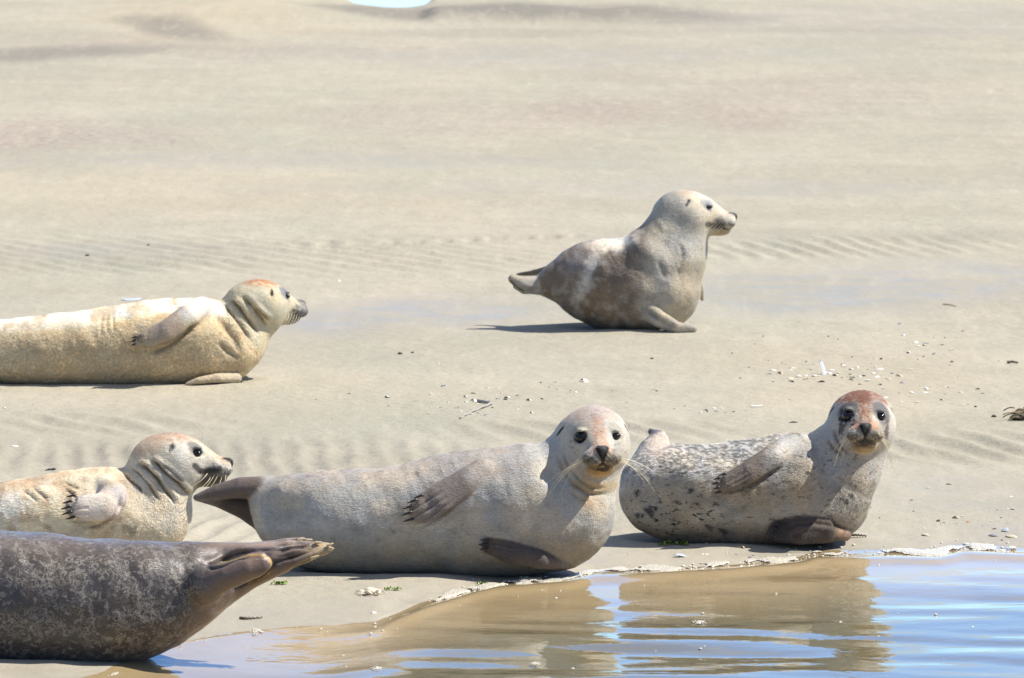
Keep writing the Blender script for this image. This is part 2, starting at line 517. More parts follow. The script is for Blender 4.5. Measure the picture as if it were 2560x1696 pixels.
FOOT = []
class Seal:
    def __init__(self, label, ground_px, h=0.0045):
        self.h = h; self.ground_px = ground_px
        g = on_ground(*ground_px)
        self.g = g; self.Y = g[1]; self.k = pxm(self.Y)
        self.root = bpy.data.objects.new("seal", None)
        self.root.empty_display_size = 0.2
        self.root.location = g
        COL.objects.link(self.root)
        tag(self.root, label, "seal", "seals resting on the sandbank")
    def P(self, u, v, dy=0.0):               # pixel + depth offset -> local point
        return at_depth(u, v, self.Y + dy) - self.g
    def body(self, stations, head=None, limbs=(), end_pad=0.1):
        st = []
        for s in stations:
            (u0, v0), (u1, v1), b, dy = s
            p0 = self.P(u0, v0, dy); p1 = self.P(u1, v1, dy)
            c = (p0 + p1) / 2
            st.append([*c, np.linalg.norm(p1 - p0) / 2, b])
        st = resample(st)
        self.st = st
        low = st[:, 2] - st[:, 3] < .03
        if low.sum() > 3: FOOT.append(np.stack([st[low, 0] + self.g[0], st[low, 1] + self.g[1], st[low, 4]], 1))
        pts = st[:, :3]; a = st[:, 3]; b = st[:, 4]
        lo = (pts - np.stack([a, b, a], 1)).min(0) - 0.06; hi = (pts + np.stack([a, b, a], 1)).max(0) + 0.06
        limbs3 = []
        for L in limbs:
            q = np.array([self.P(u, v, dy) for (u, v, dy, w, th) in L['pts']])
            w = [x[3] / self.k for x in L['pts']]; th = [x[4] for x in L['pts']]
            limbs3.append((q, w, th, L.get('n', (0, -1, 0.15)), L.get('k', 0.02)))
            lo = np.minimum(lo, q.min(0) - max(w) - 0.03); hi = np.maximum(hi, q.max(0) + max(w) + 0.03)
        self.frame = None
        if head:
            self.eye_sz = head.get('eyes', ((1, .7), (1, .7)))
            self.frame = frame_of(self.P(*head['eye']), head['fwd'], head.get('roll', 0), head.get('s', 1.0))
            lo = np.minimum(lo, self.frame[0] - 0.27); hi = np.maximum(hi, self.frame[0] + 0.27)
        lo[2] = max(lo[2], -0.05)
        F = Field(lo, hi, self.h)
        F.loft(pts, a, b)
        if head: add_head(F, self.frame, crown=head.get('crown', 0), eyes=self.eye_sz)
        for q, w, th, n, k in limbs3: F.paddle(q, w, th, n, k)
        # close the surface at the field's edge
        for ax in range(3):
            s = [slice(None)] * 3
            s[ax] = 0; F.F[tuple(s)] = 0.05
            s[ax] = -1; F.F[tuple(s)] = 0.05
        v, q = surface_nets(F.F, F.lo, self.h)
        v = relax(v, q, 2, 0.5)
        n0 = vnormals(v, q)
        sd_ = int(abs(self.ground_px[0])) % 97
        lump = (fbm(v[:, 0] * 7 + v[:, 1] * 4, v[:, 2] * 8 - v[:, 1] * 3, sd_, 3) - .5) * .016 + (fbm(v[:, 0] * 22 + v[:, 2] * 9, v[:, 2] * 16 - v[:, 1] * 9, sd_ + 5, 3) - .5) * .006
        if self.frame is not None:
            O_, A_, s_ = self.frame
            hd = np.linalg.norm((v - O_) @ A_.T / s_ - np.array([-.02, 0, -.03]), axis=1)
            lump = lump * sstep(.10, .20, hd)
        for lq, lw, _, _, _ in limbs3:
            ld, lt = seg_dist(v, lq)
            lump = lump * sstep(np.interp(lt, np.linspace(0, 1, len(lw)), lw) * 1.0, np.interp(lt, np.linspace(0, 1, len(lw)), lw) * 1.0 + .03, ld)
        v = v + n0 * lump[:, None]
        self.v, self.q = v, q; self.limbs3 = limbs3
        self.N = vnormals(v, q)
        self.H = None
        self.refresh()
    def refresh(self):
        self.U, self.V = project(self.v + self.g)
        if self.frame is not None:
            O, A, s = self.frame
            self.H = (self.v - O) @ A.T / s
    def groove(self, poly, depth, width, local=True, front=True):
        if local is True: pl = np.array([self.P(*p) for p in poly])
        else:
            O, A, s = self.frame
            pl = np.array([O + A.T @ (np.array(p) * s) for p in poly])
        if local is True:
            Q = self.v[:, [0, 2]]
            jit = (fbm(self.v[:, 0] * 26, self.v[:, 2] * 26, 3, 3) - .5) * width * 1.0
            d, t = seg_dist(Q, pl[:, [0, 2]])
            d = np.abs(d + jit)
            e = pl[-1, [0, 2]] - pl[0, [0, 2]]; e /= np.linalg.norm(e)
            x = t * (len(pl) - 1); i = np.minimum(x.astype(int), len(pl) - 2)
            base = pl[i][:, [0, 2]] + (pl[i + 1] - pl[i])[:, [0, 2]] * (x - i)[:, None]
            side = np.sign((Q - base) @ np.array([-e[1], e[0]]))
            fr = (self.N[:, 1] < 0.3)
            vary = .75 + .7 * fbm(t * 5, t * 0 + pl[0, 0] * 31, 7, 2)
            fade = np.clip(5 * np.minimum(t, 1 - t), 0, 1) * vary * fr
            m = np.exp(-(d / (width * .75)) ** 2) * fade
            roll = np.exp(-((d - 2.0 * width) / (1.3 * width)) ** 2) * (side > 0) * fade
            self.v = self.v - self.N * (depth * (m - .45 * roll))[:, None]
        else:
            d, t = seg_dist(self.v, pl)
            m = np.exp(-(d / width) ** 2)
            self.v = self.v - self.N * (depth * m)[:, None]
        return m
    def bulge(self, fn, amount):
        self.v = self.v + self.N * (fn * amount)[:, None]
    def fur(self, col, marks, n, length, lift, gain=1.3, seed=1):
        """short coat hairs as narrow blades combed back over the body, part of the body mesh"""
        r = np.random.default_rng(seed)
        v, q = self.v, self.q
        N = vnormals(v, q)
        a = v[q]
        area = np.linalg.norm(np.cross(a[:, 2] - a[:, 0], a[:, 3] - a[:, 1]), axis=1)
        vis = (N[q[:, 0], 1] < 0.55).astype(float) * .85 + .15
        pr = area * vis; pr /= pr.sum()
        f = r.choice(len(q), n, p=pr)
        s_, t_ = r.random(n)[:, None], r.random(n)[:, None]
        P = (a[f, 0] * (1 - s_) + a[f, 1] * s_) * (1 - t_) + (a[f, 3] * (1 - s_) + a[f, 2] * s_) * t_
        i0 = q[f, 0]; nn = N[i0]
        # comb direction: down the spine towards the tail, away from the nose on the head, out along the limbs
        sp = self.st[:, :3]
        k = np.argmin(((P[:, None, [0, 2]] - sp[None, ::4, :][:, :, [0, 2]]) ** 2).sum(-1), 1) * 4
        tg = np.gradient(sp, axis=0)
        D = (-1 if self.frame is not None else 1) * tg[k]
        D = D / np.linalg.norm(D, axis=1)[:, None]
        L = np.full(n, length)
        keep = np.ones(n, bool)
        if self.frame is not None:
            O, A, sc = self.frame
            H = (P - O) @ A.T / sc
            w = sstep(.20, .12, np.linalg.norm(H + np.array([.03, 0, .03]), axis=1))[:, None]
            nose = O + A.T @ (np.array([.13, 0, -.045]) * sc)
            dh = P - nose; dh /= np.linalg.norm(dh, axis=1)[:, None]
            D = D * (1 - w) + dh * w
            L = L * (1 - .45 * w[:, 0])
            ed = np.linalg.norm(np.abs(H) * np.array([1, 1, 1]) - np.array([.018, .052, 0]), axis=1)
            keep &= ed > .030
            keep &= ~((np.abs(H[:, 1]) < .024) & (H[:, 0] > .10) & (H[:, 2] < -.018))
        for lq, lw, th, nr, kk in self.limbs3:
            ld, lt = seg_dist(P, lq)
            W = np.interp(lt, np.linspace(0, 1, len(lw)), lw)
            m = (ld < W * 1.05)
            dl = lq[-1] - lq[0]; dl /= np.linalg.norm(dl)
            D[m] = dl; L[m] *= .6
        cl = fbm(P[:, 0] * 60, P[:, 2] * 60 + P[:, 1] * 40, 3, 2) - .5
        cl2 = fbm(P[:, 0] * 45 + 7, P[:, 2] * 45 - P[:, 1] * 30, 13, 2) - .5
        D = D + r.normal(0, .16, (n, 3)) + np.cross(nn, D) * (cl2 * 1.6)[:, None]
        D = D - nn * (D * nn).sum(1)[:, None]; D /= np.maximum(np.linalg.norm(D, axis=1), 1e-9)[:, None]
        lf = np.clip(lift + cl * .9 * lift + r.normal(0, .25 * lift, n), .02, .9)[:, None]
        dirv = D * np.cos(lf) + nn * np.sin(lf)
        side = np.cross(dirv, nn); side /= np.maximum(np.linalg.norm(side, axis=1), 1e-9)[:, None]
        L = (L * r.uniform(.6, 1.25, n))[:, None]; wd = .00062 * (self.h / .0042)
        b0 = P - nn * .0006
        tip = b0 + dirv * L + nn * 0
        V4 = np.stack([b0 - side * wd, b0 + side * wd, tip + side * wd * .35, tip - side * wd * .35], 1)[keep].reshape(-1, 3)
        m = keep.sum()
        c = col[i0][keep] * (gain + r.normal(0, .15, (m, 1)))
        self.fv = V4; self.fq = np.arange(4 * m).reshape(m, 4)
        self.fc = np.repeat(c, 4, 0); self.fm = np.repeat(marks[i0][keep], 4, 0)
    def finish(self, col, marks, mat, fur=None):
        V, Q = self.v, self.q
        if fur:
            self.fur(col, marks, *fur)
            Q = np.concatenate([Q, self.fq + len(V)]); V = np.concatenate([V, self.fv])
            col = np.concatenate([col, self.fc]); marks = np.concatenate([marks, self.fm])
        me = mesh_np("body", V, Q)
        a = me.attributes.new("coat", 'FLOAT_COLOR', 'POINT')
        a.data.foreach_set('color', np.concatenate([np.clip(col, 0, 1), np.ones((len(col), 1))], 1).astype(np.float32).ravel())
        a = me.attributes.new("marks", 'FLOAT_COLOR', 'POINT')
        a.data.foreach_set('color', np.concatenate([np.clip(marks, 0, 1), np.ones((len(col), 1))], 1).astype(np.float32).ravel())
        return link("body", me, mat, self.root)
    # ---- parts
    def eyes(self):
        O, A, s = self.frame
        for sg in (-1, 1):
            c = O + A.T @ (EYE_C * np.array([1, sg, 1]) * s)
            ex, ez = self.eye_sz[0 if sg > 0 else 1]
            me = sphere_mesh("eye", EYE_R * s, 24, 16, (ex, ex, ez))
            c = O + A.T @ ((EYE_C + np.array([1, 1, 0]) * .011 * (1 - ex)) * np.array([1, sg, 1]) * s)
            o = link("eye", me, M_EYE, self.root, c)
            o.rotation_euler = Matrix([list(A[:, i]) for i in range(3)]).to_euler()
    def whiskers(self, sets, rad=0.0011):
        # sets: list of (root_head, mid_head, tip_head) in head coordinates
        O, A, s = self.frame
        for r, m, t in sets:
            p = [O + A.T @ (np.array(q) * s) for q in (r, m, t)]
            link("whisker", tube_mesh("whisker", bez(p, 9), lambda f: rad * (1.0 - 0.65 * f), 5), M_WHISK, self.root)
    def claws(self, lst, mat, n=(0, -1, 0.2), rad=0.0044):
        for a, b in lst:
            p = [self.P(*a), None, self.P(*b)]
            p[1] = (p[0] + p[2]) / 2 + np.array(n) * 0.003
            link("claw", tube_mesh("claw", bez(p, 7), lambda f: rad * (1.0 - f) ** 0.6 + 0.0006, 8), mat, self.root)

def bez(p, n):
    p = [np.array(x) for x in p]
    t = np.linspace(0, 1, n)[:, None]
    return (1 - t) ** 2 * p[0] + 2 * t * (1 - t) * p[1] + t ** 2 * p[2]

def tube_mesh(name, pts, radf, ns=6):
    pts = np.asarray(pts, float); n = len(pts)
    vs = []; tang = np.gradient(pts, axis=0)
    for i in range(n):
        t = tang[i] / np.linalg.norm(tang[i])
        r = np.array([0.0, 0, 1]) if abs(t[2]) < 0.9 else np.array([1.0, 0, 0])
        u = np.cross(t, r); u /= np.linalg.norm(u); w = np.cross(t, u)
        rad = radf(i / (n - 1))
        for j in range(ns):
            a = 2 * math.pi * j / ns
            vs.append(pts[i] + rad * (math.cos(a) * u + math.sin(a) * w))
    f = []
    for i in range(n - 1):
        for j in range(ns):
            f.append((i * ns + j, i * ns + (j + 1) % ns, (i + 1) * ns + (j + 1) % ns, (i + 1) * ns + j))
    f.append(tuple(range(ns))[::-1]); f.append(tuple(range((n - 1) * ns, n * ns)))
    me = bpy.data.meshes.new(name); me.from_pydata([tuple(v) for v in vs], [], f)
    for p in me.polygons: p.use_smooth = True
    me.update()
    return me

def sphere_mesh(name, r, nu=16, nv=10, sq=(1, 1, 1)):
    vs = [(0, 0, r * sq[2])]; f = []
    for i in range(1, nv):
        th = math.pi * i / nv
        for j in range(nu):
            ph = 2 * math.pi * j / nu
            vs.append((r * sq[0] * math.sin(th) * math.cos(ph), r * sq[1] * math.sin(th) * math.sin(ph), r * sq[2] * math.cos(th)))
    vs.append((0, 0, -r * sq[2]))
    for j in range(nu): f.append((0, 1 + j, 1 + (j + 1) % nu))
    for i in range(nv - 2):
        for j in range(nu):
            a = 1 + i * nu + j; b = 1 + i * nu + (j + 1) % nu
            f.append((a, a + nu, b + nu, b))
    last = len(vs) - 1; o = 1 + (nv - 2) * nu
    for j in range(nu): f.append((o + (j + 1) % nu, o + j, last))
    me = bpy.data.meshes.new(name); me.from_pydata(vs, [], f)
    for p in me.polygons: p.use_smooth = True
    me.update()
    return me

# ------------------------------------------------------------------ common head painting
MOUTH = [(0.030, 0.066, -0.066), (0.060, 0.056, -0.079), (0.096, 0.034, -0.084), (0.122, 0.0, -0.076)]
def paint_head(S, col, base, crown, crown_m=1.0, bridge=None, bridge_m=1.0, patch=(0.13, 0.13, 0.14), patch_m=0.8, patch_r=0.04,
               muzzle=(0.16, 0.14, 0.12), muzzle_m=0.85, chin=None, chin_m=0.8, head_m=1.0, crown_z=0.03, crown_lo=-0.16):
    H = S.H; x, y, z = H[:, 0], H[:, 1], H[:, 2]; ay = np.abs(y)
    nz = fbm(x * 60 + 3, y * 60 + z * 50, 5, 3) - 0.5
    nf = fbm(x * 170 + 3, y * 170 + z * 140, 9, 2) - 0.5
    inside = sstep(0.24, 0.17, np.linalg.norm(H - np.array([-0.03, 0, -0.03]), axis=1))
    col = mixc(col, base, inside * head_m)
    cm = sstep(crown_z - 0.014, crown_z + 0.016, z + 0.03 * nz + 0.1 * np.minimum(x, 0) * 0) * sstep(crown_lo - 0.04, crown_lo + 0.03, x) * sstep(0.075, 0.03, x)
    col = mixc(col, crown, cm * crown_m * np.clip(0.82 + 1.5 * nf + .9 * nz, 0, 1) * inside)
    if bridge is not None:
        w = 0.017 + 0.012 * sstep(0.02, 0.09, x)
        bm = sstep(w + 0.007, w - 0.007, ay + 0.02 * nz) * sstep(-0.03, 0.0, x) * sstep(-0.045, -0.02, z - 0.0 + 0.25 * (0.1 - x) * 0 + 0.012)
        col = mixc(col, bridge, bm * bridge_m * np.clip(0.78 + 1.9 * nf, 0, 1))
    # eye patches and rims
    e = np.sqrt((x - 0.010) ** 2 + (ay - 0.053) ** 2 + ((z - 0.012) * 0.9) ** 2)
    col = mixc(col, patch, sstep(patch_r, patch_r * 0.6, e + 0.02 * nz) * patch_m)
    ex = np.where(y > 0, S.eye_sz[0][0], S.eye_sz[1][0]); ez = np.where(y > 0, S.eye_sz[0][1], S.eye_sz[1][1])
    e2 = np.sqrt((x - 0.018) ** 2 + (ay - 0.053) ** 2 + (z * ex / ez * 1.05) ** 2) / ex
    col = mixc(col, (0.012, 0.011, 0.012), sstep(0.0265, 0.0215, e2 + 0.008 * nz))
    # whisker pads
    mz = np.sqrt(((x - 0.094) / 0.042) ** 2 + ((ay - 0.034) / 0.036) ** 2 + ((z + 0.066) / 0.030) ** 2)
    col = mixc(col, muzzle, sstep(1.35, 0.8, mz + 1.6 * nf) * muzzle_m)
    fl = fbm(x * 330 + 3, ay * 330 + z * 290, 19, 2)
    col = mixc(col, np.array(muzzle) * 0.35, sstep(1.25, 0.85, mz) * sstep(0.5, 0.6, fl) * sstep(-0.045, -0.062, z) * 0.8)
    col = mixc(col, np.minimum(np.array(muzzle) * 3.2 + 0.05, 0.6), sstep(1.25, 0.9, mz) * sstep(0.40, 0.32, fl) * 0.7)
    if chin is not None:
        ch = sstep(-0.072, -0.096, z + 0.012 * nz) * sstep(0.0, 0.06, x + 0.02 * nz) * sstep(0.085, 0.035, ay + 0.02 * nz)
        col = mixc(col, chin, ch * chin_m * inside)
    # mouth line
    O, A, s = S.frame
    d = np.minimum(seg_dist(np.stack([x, y, z], 1), MOUTH)[0], seg_dist(np.stack([x, -y, z], 1), MOUTH)[0])
    col = mixc(col, (0.03, 0.023, 0.018), sstep(0.009, 0.003, d + 0.006 * nf) * 0.9)
    # nose pad: wide on top, running down to the lip
    wn_ = np.interp(z, [-0.075, -0.058, -0.048, -0.028, -0.018], [0.0035, 0.005, 0.012, 0.0215, 0.012])
    nm = sstep(wn_ + 0.003, wn_ - 0.002, ay) * sstep(0.092, 0.104, x) * sstep(-0.016, -0.021, z) * sstep(-0.078, -0.074, z)
    col = mixc(col, (0.06, 0.055, 0.058), nm)
    ns = np.abs(ay - np.interp(z, [-0.058, -0.026], [0.004, 0.015]))
    col = mixc(col, (0.010, 0.010, 0.012), nm * sstep(0.0065, 0.003, ns))
    # ears
    ed = np.sqrt(((x + 0.064 - 0.25 * (z - 0.015)) / 0.6) ** 2 + ((z - 0.015) / 1.3) ** 2) + np.maximum(0, 0.06 - ay)
    col = mixc(col, (0.015, 0.012, 0.012), sstep(0.0145, 0.009, ed))
    return col

def carve_head(S, mouth=0.004):
    for sg in (1, -1):
        S.groove([(a, b * sg, c) for a, b, c in MOUTH], mouth, 0.006, local=False)
        S.groove([(0.128, 0.006 * sg, -0.052), (0.128, 0.014 * sg, -0.034)], 0.005, 0.0045, local=False)
        S.groove([(-0.06, 0.09 * sg, 0.022), (-0.066, 0.09 * sg, 0.010)], 0.008, 0.007, local=False)
    S.groove([(0.136, 0, -0.058), (0.126, 0, -0.074)], 0.004, 0.004, local=False)
    S.refresh()

def whisk_set(n=7, droop=0.06, out=0.10, back=0.03, seed=1, sides=(-1, 1)):
    r = random.Random(seed); res = []
    for sg in sides:
        for i in range(n):
            f = i / max(1, n - 1)
            rt = (0.104 - 0.03 * f + r.uniform(-.004, .004), sg * (0.046 + 0.012 * f), -0.058 - 0.014 * r.random())
            o = out * (0.6 + 0.5 * r.random()); d = droop * (0.6 + 0.9 * r.random()); b = back * (0.3 + 1.2 * f)
            md = (rt[0] - b * 0.3 + 0.01, rt[1] + sg * o * 0.6, rt[2] - d * 0.25)
            tp = (rt[0] - b, rt[1] + sg * o, rt[2] - d)
            res.append((rt, md, tp))
    return res

# ================================================================== SEALS
def ones(S): return np.ones(len(S.v))
def uvblob(S, u, v, ru, rv, ang=0.0, soft=0.45, nz=0.35, seed=3):
    c, s = math.cos(ang), math.sin(ang)
    du = S.U - u; dv = S.V - v
    a = (du * c + dv * s) / ru; b = (-du * s + dv * c) / rv
    n = (fbm(S.U / 14.0, S.V / 14.0, seed, 3) - 0.5) * nz * 2
    return sstep(1.0 + soft, 1.0 - soft, np.hypot(a, b) + n) * (S.N[:, 1] < 0.45)
def uvline(S, poly, w, soft=0.5):
    P = np.stack([S.U, S.V], 1)
    d, t = seg_dist(P, np.array(poly, float))
    return sstep(w * (1 + soft), w * (1 - soft), d) * (S.N[:, 1] < 0.45)
def limbmask(S, q, w, pad=0.012):
    """1 on the limb (3D distance to its polyline within its own width)"""
    d, t = seg_dist(S.v, q)
    W = np.interp(t, np.linspace(0, 1, len(w)), w)
    return sstep(W * 1.14 + 0.005, W * 1.06 - 0.003, d)
def limb_pts(S, L):
    q = np.array([S.P(u, v, dy) for (u, v, dy, w, th) in L['pts']])
    return q, [x[3] / S.k for x in L['pts']]

# ---------------------------------------------------------------- middle seal, silver grey, face to the camera
def build_middle():
    S = Seal("pale silver seal lying by the water, pinkish brow, facing us with mouth slightly open", (1150, 1426), 0.0042)
    hindU = dict(pts=[(712, 1228, .0, 34, .05), (655, 1221, .0, 30, .038), (600, 1220, 0, 27, .03), (545, 1230, 0, 20, .022), (492, 1244, 0, 9, .012)], n=(0, -1, .5), k=.018)
    hindL = dict(pts=[(722, 1330, .02, 52, .05), (665, 1296, .03, 40, .04), (610, 1272, .03, 27, .03), (545, 1254, .03, 15, .02), (492, 1246, .03, 7, .012)], n=(0, -1, -.2), k=.012)
    upper = dict(pts=[(1206, 1176, -.15, 30, .03), (1160, 1207, -.182, 34, .022), (1105, 1243, -.206, 38, .017), (1070, 1266, -.214, 37, .014), (1056, 1275, -.216, 34, .011)], n=(0.15, -1, 0.35), k=.009)
    lower = dict(pts=[(1412, 1410, -.12, 15, .03), (1350, 1400, -.185, 23, .024), (1280, 1383, -.20, 27, .018), (1228, 1366, -.195, 21, .012)], n=(0, -1, 0.25), k=.006)
    S.body([((672, 1204), (690, 1318), .07, 0), ((745, 1186), (762, 1404), .135, 0), ((831, 1174), (835, 1433), .175, 0), ((973, 1170), (973, 1440), .19, 0),
            ((1115, 1140), (1120, 1440), .20, 0), ((1225, 1119), (1240, 1440), .20, -.01), D(1335, 1275, 160, .19, -.02),
            D(1393, 1292, 132, .165, -.03), D(1434, 1256, 106, .14, -.03), D(1430, 1168, 92, .13, .0), D(1460, 1190, 87, .115, -.03), D(1462, 1130, 90, .10, .0), D(1482, 1100, 80, .09, .0)],
           dict(eye=(1494, 1091, -.115), fwd=(0.10, -1, 0.03), roll=0.03, s=1.06, crown=.006, eyes=((.80, .48), (1.14, .80))), [hindU, hindL, upper, lower])
    N0 = S.N.copy()
    gm = 0
    # folds of the neck round the jaw
    for pl, d in (([(1392, 1122), (1404, 1160), (1430, 1196), (1470, 1222), (1530, 1226)], .007), ([(1404, 1112), (1418, 1152), (1446, 1186), (1480, 1208), (1520, 1212)], .006),
                  ([(1420, 1212), (1440, 1228), (1475, 1240)], .003)):
        gm = np.maximum(gm, S.groove(pl, d, .008)); 
    # gaps between the digits of the flippers
    for o in range(4):
        f = (o - 1.5)
        S.groove([(1125 + f * 9, 1228 + f * 14), (1075 + f * 10, 1262 + f * 15), (1030 + f * 9, 1285 + f * 14)], .004, .005)
        S.groove([(1300, 1368 + f * 11), (1250, 1358 + f * 11), (1215, 1352 + f * 10)], .002, .004)
    carve_head(S)
    U, V = S.U, S.V
    n = len(S.v)
    t = fbm(U / 60, V / 30, 3, 4)
    base = np.array([0.43, 0.41, 0.37])[None] * (0.70 + 0.6 * t)[:, None]
    col = base
    back = sstep(1235, 1180, V - (U - 973) * -0.06) * sstep(640, 720, U)
    col = mixc(col, (0.43, 0.385, 0.345), back * 0.7)
    col = mixc(col, (0.36, 0.30, 0.24), back * sstep(.5, .62, fbm(U / 22, V / 12, 8, 3)) * 0.5)
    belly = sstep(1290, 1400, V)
    col = mixc(col, (0.225, 0.21, 0.18), belly * .85)  # shade of the lower body painted into the coat
    col = mixc(col, (0.47, 0.46, 0.41), uvblob(S, 1480, 1230, 120, 90, .3, .6) * 0.7)
    for (u, v, r, q) in ((946, 1352, 7, 9), (984, 1332, 7, 8), (940, 1388, 8, 6), (1137, 1334, 9, 5), (1150, 1345, 6, 4), (788, 1296, 8, 6), (970, 1262, 8, 6), (1045, 1183, 8, 6), (994, 1224, 9, 5), (720, 1340, 7, 6), (1060, 1380, 9, 6), (1290, 1300, 8, 5), (1370, 1160, 6, 6), (1414, 1262, 6, 5), (1330, 1230, 5, 5), (880, 1300, 6, 4)):
        col = mixc(col, (0.16, 0.14, 0.12), uvblob(S, u, v, r * .7, q * .6, .6, .5, .9) * .5)
    for L, c in ((hindU, (0.15, 0.118, 0.10)), (hindL, (0.085, 0.062, 0.05)), (upper, (0.235, 0.195, 0.17)), (lower, (0.10, 0.08, 0.07))):
        q, w = limb_pts(S, L)
        m = limbmask(S, q, w)
        if L in (hindU, hindL): m = m * sstep(672, 640, U)
        if L is upper: m = m * sstep(1215, 1170, U); 
        if L is lower: m = m * (S.N[:, 1] < .5)
        col = mixc(col, c, m)
    col = mixc(col, (0.5, 0.46, 0.42), uvblob(S, 1192, 1185, 26, 22, 0, .6) * .7)
    col = mixc(col, (0.55, 0.5, 0.44), uvline(S, [(668, 1200), (646, 1240), (645, 1285), (672, 1345)], 5) * .5)
    col = paint_head(S, col, (0.50, 0.48, 0.43), (0.47, 0.35, 0.285), .85, (0.47, 0.28, 0.19), .9, (0.27, 0.25, 0.19), .45, .036,
                     (0.11, 0.09, 0.065), .8, (0.42, 0.25, 0.07), .85, crown_z=.042)
    col = mixc(col, (0.42, 0.30, 0.12), uvline(S, [(1440, 1212), (1490, 1224), (1535, 1214)], 12) * .6)
    H = S.H
    nf = fbm(H[:, 1] * 150, H[:, 2] * 150, 4, 3) - .5
    mo = np.sqrt((H[:, 1] / .024) ** 2 + ((H[:, 2] + .093 - 4 * H[:, 1] ** 2) / .0065) ** 2) + nf
    col = mixc(col, (0.025, 0.02, 0.015), sstep(1.2, .8, mo) * sstep(.04, .07, H[:, 0]) * .9)
    col = mixc(col, (0.36, 0.30, 0.20), gm * .45)  # neck fold shade painted into the coat as a brown tone
    marks = np.zeros((n, 3)); marks[:, 0] = 0.6 + 0.4 * (back > .3); marks[:, 2] = .35
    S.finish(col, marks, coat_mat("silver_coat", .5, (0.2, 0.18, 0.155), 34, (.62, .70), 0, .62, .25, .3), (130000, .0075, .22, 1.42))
    S.eyes()
    S.whiskers(whisk_set(7, .075, .105, .02, 4))
    S.claws([((1058, 1238, -.224), (1034, 1246, -.230)), ((1042, 1249, -.232), (1017, 1259, -.238)), ((1032, 1264, -.234), (1006, 1274, -.24)),
             ((1029, 1280, -.234), (1003, 1289, -.238)), ((1033, 1297, -.228), (1008, 1305, -.232))], M_CLAW)
    S.claws([((1222, 1352, -.208), (1200, 1350, -.21)), ((1218, 1362, -.208), (1196, 1362, -.21)), ((1220, 1372, -.208), (1199, 1375, -.21))], M_CLAW)
    # the tooth that shows in the open mouth
    return S

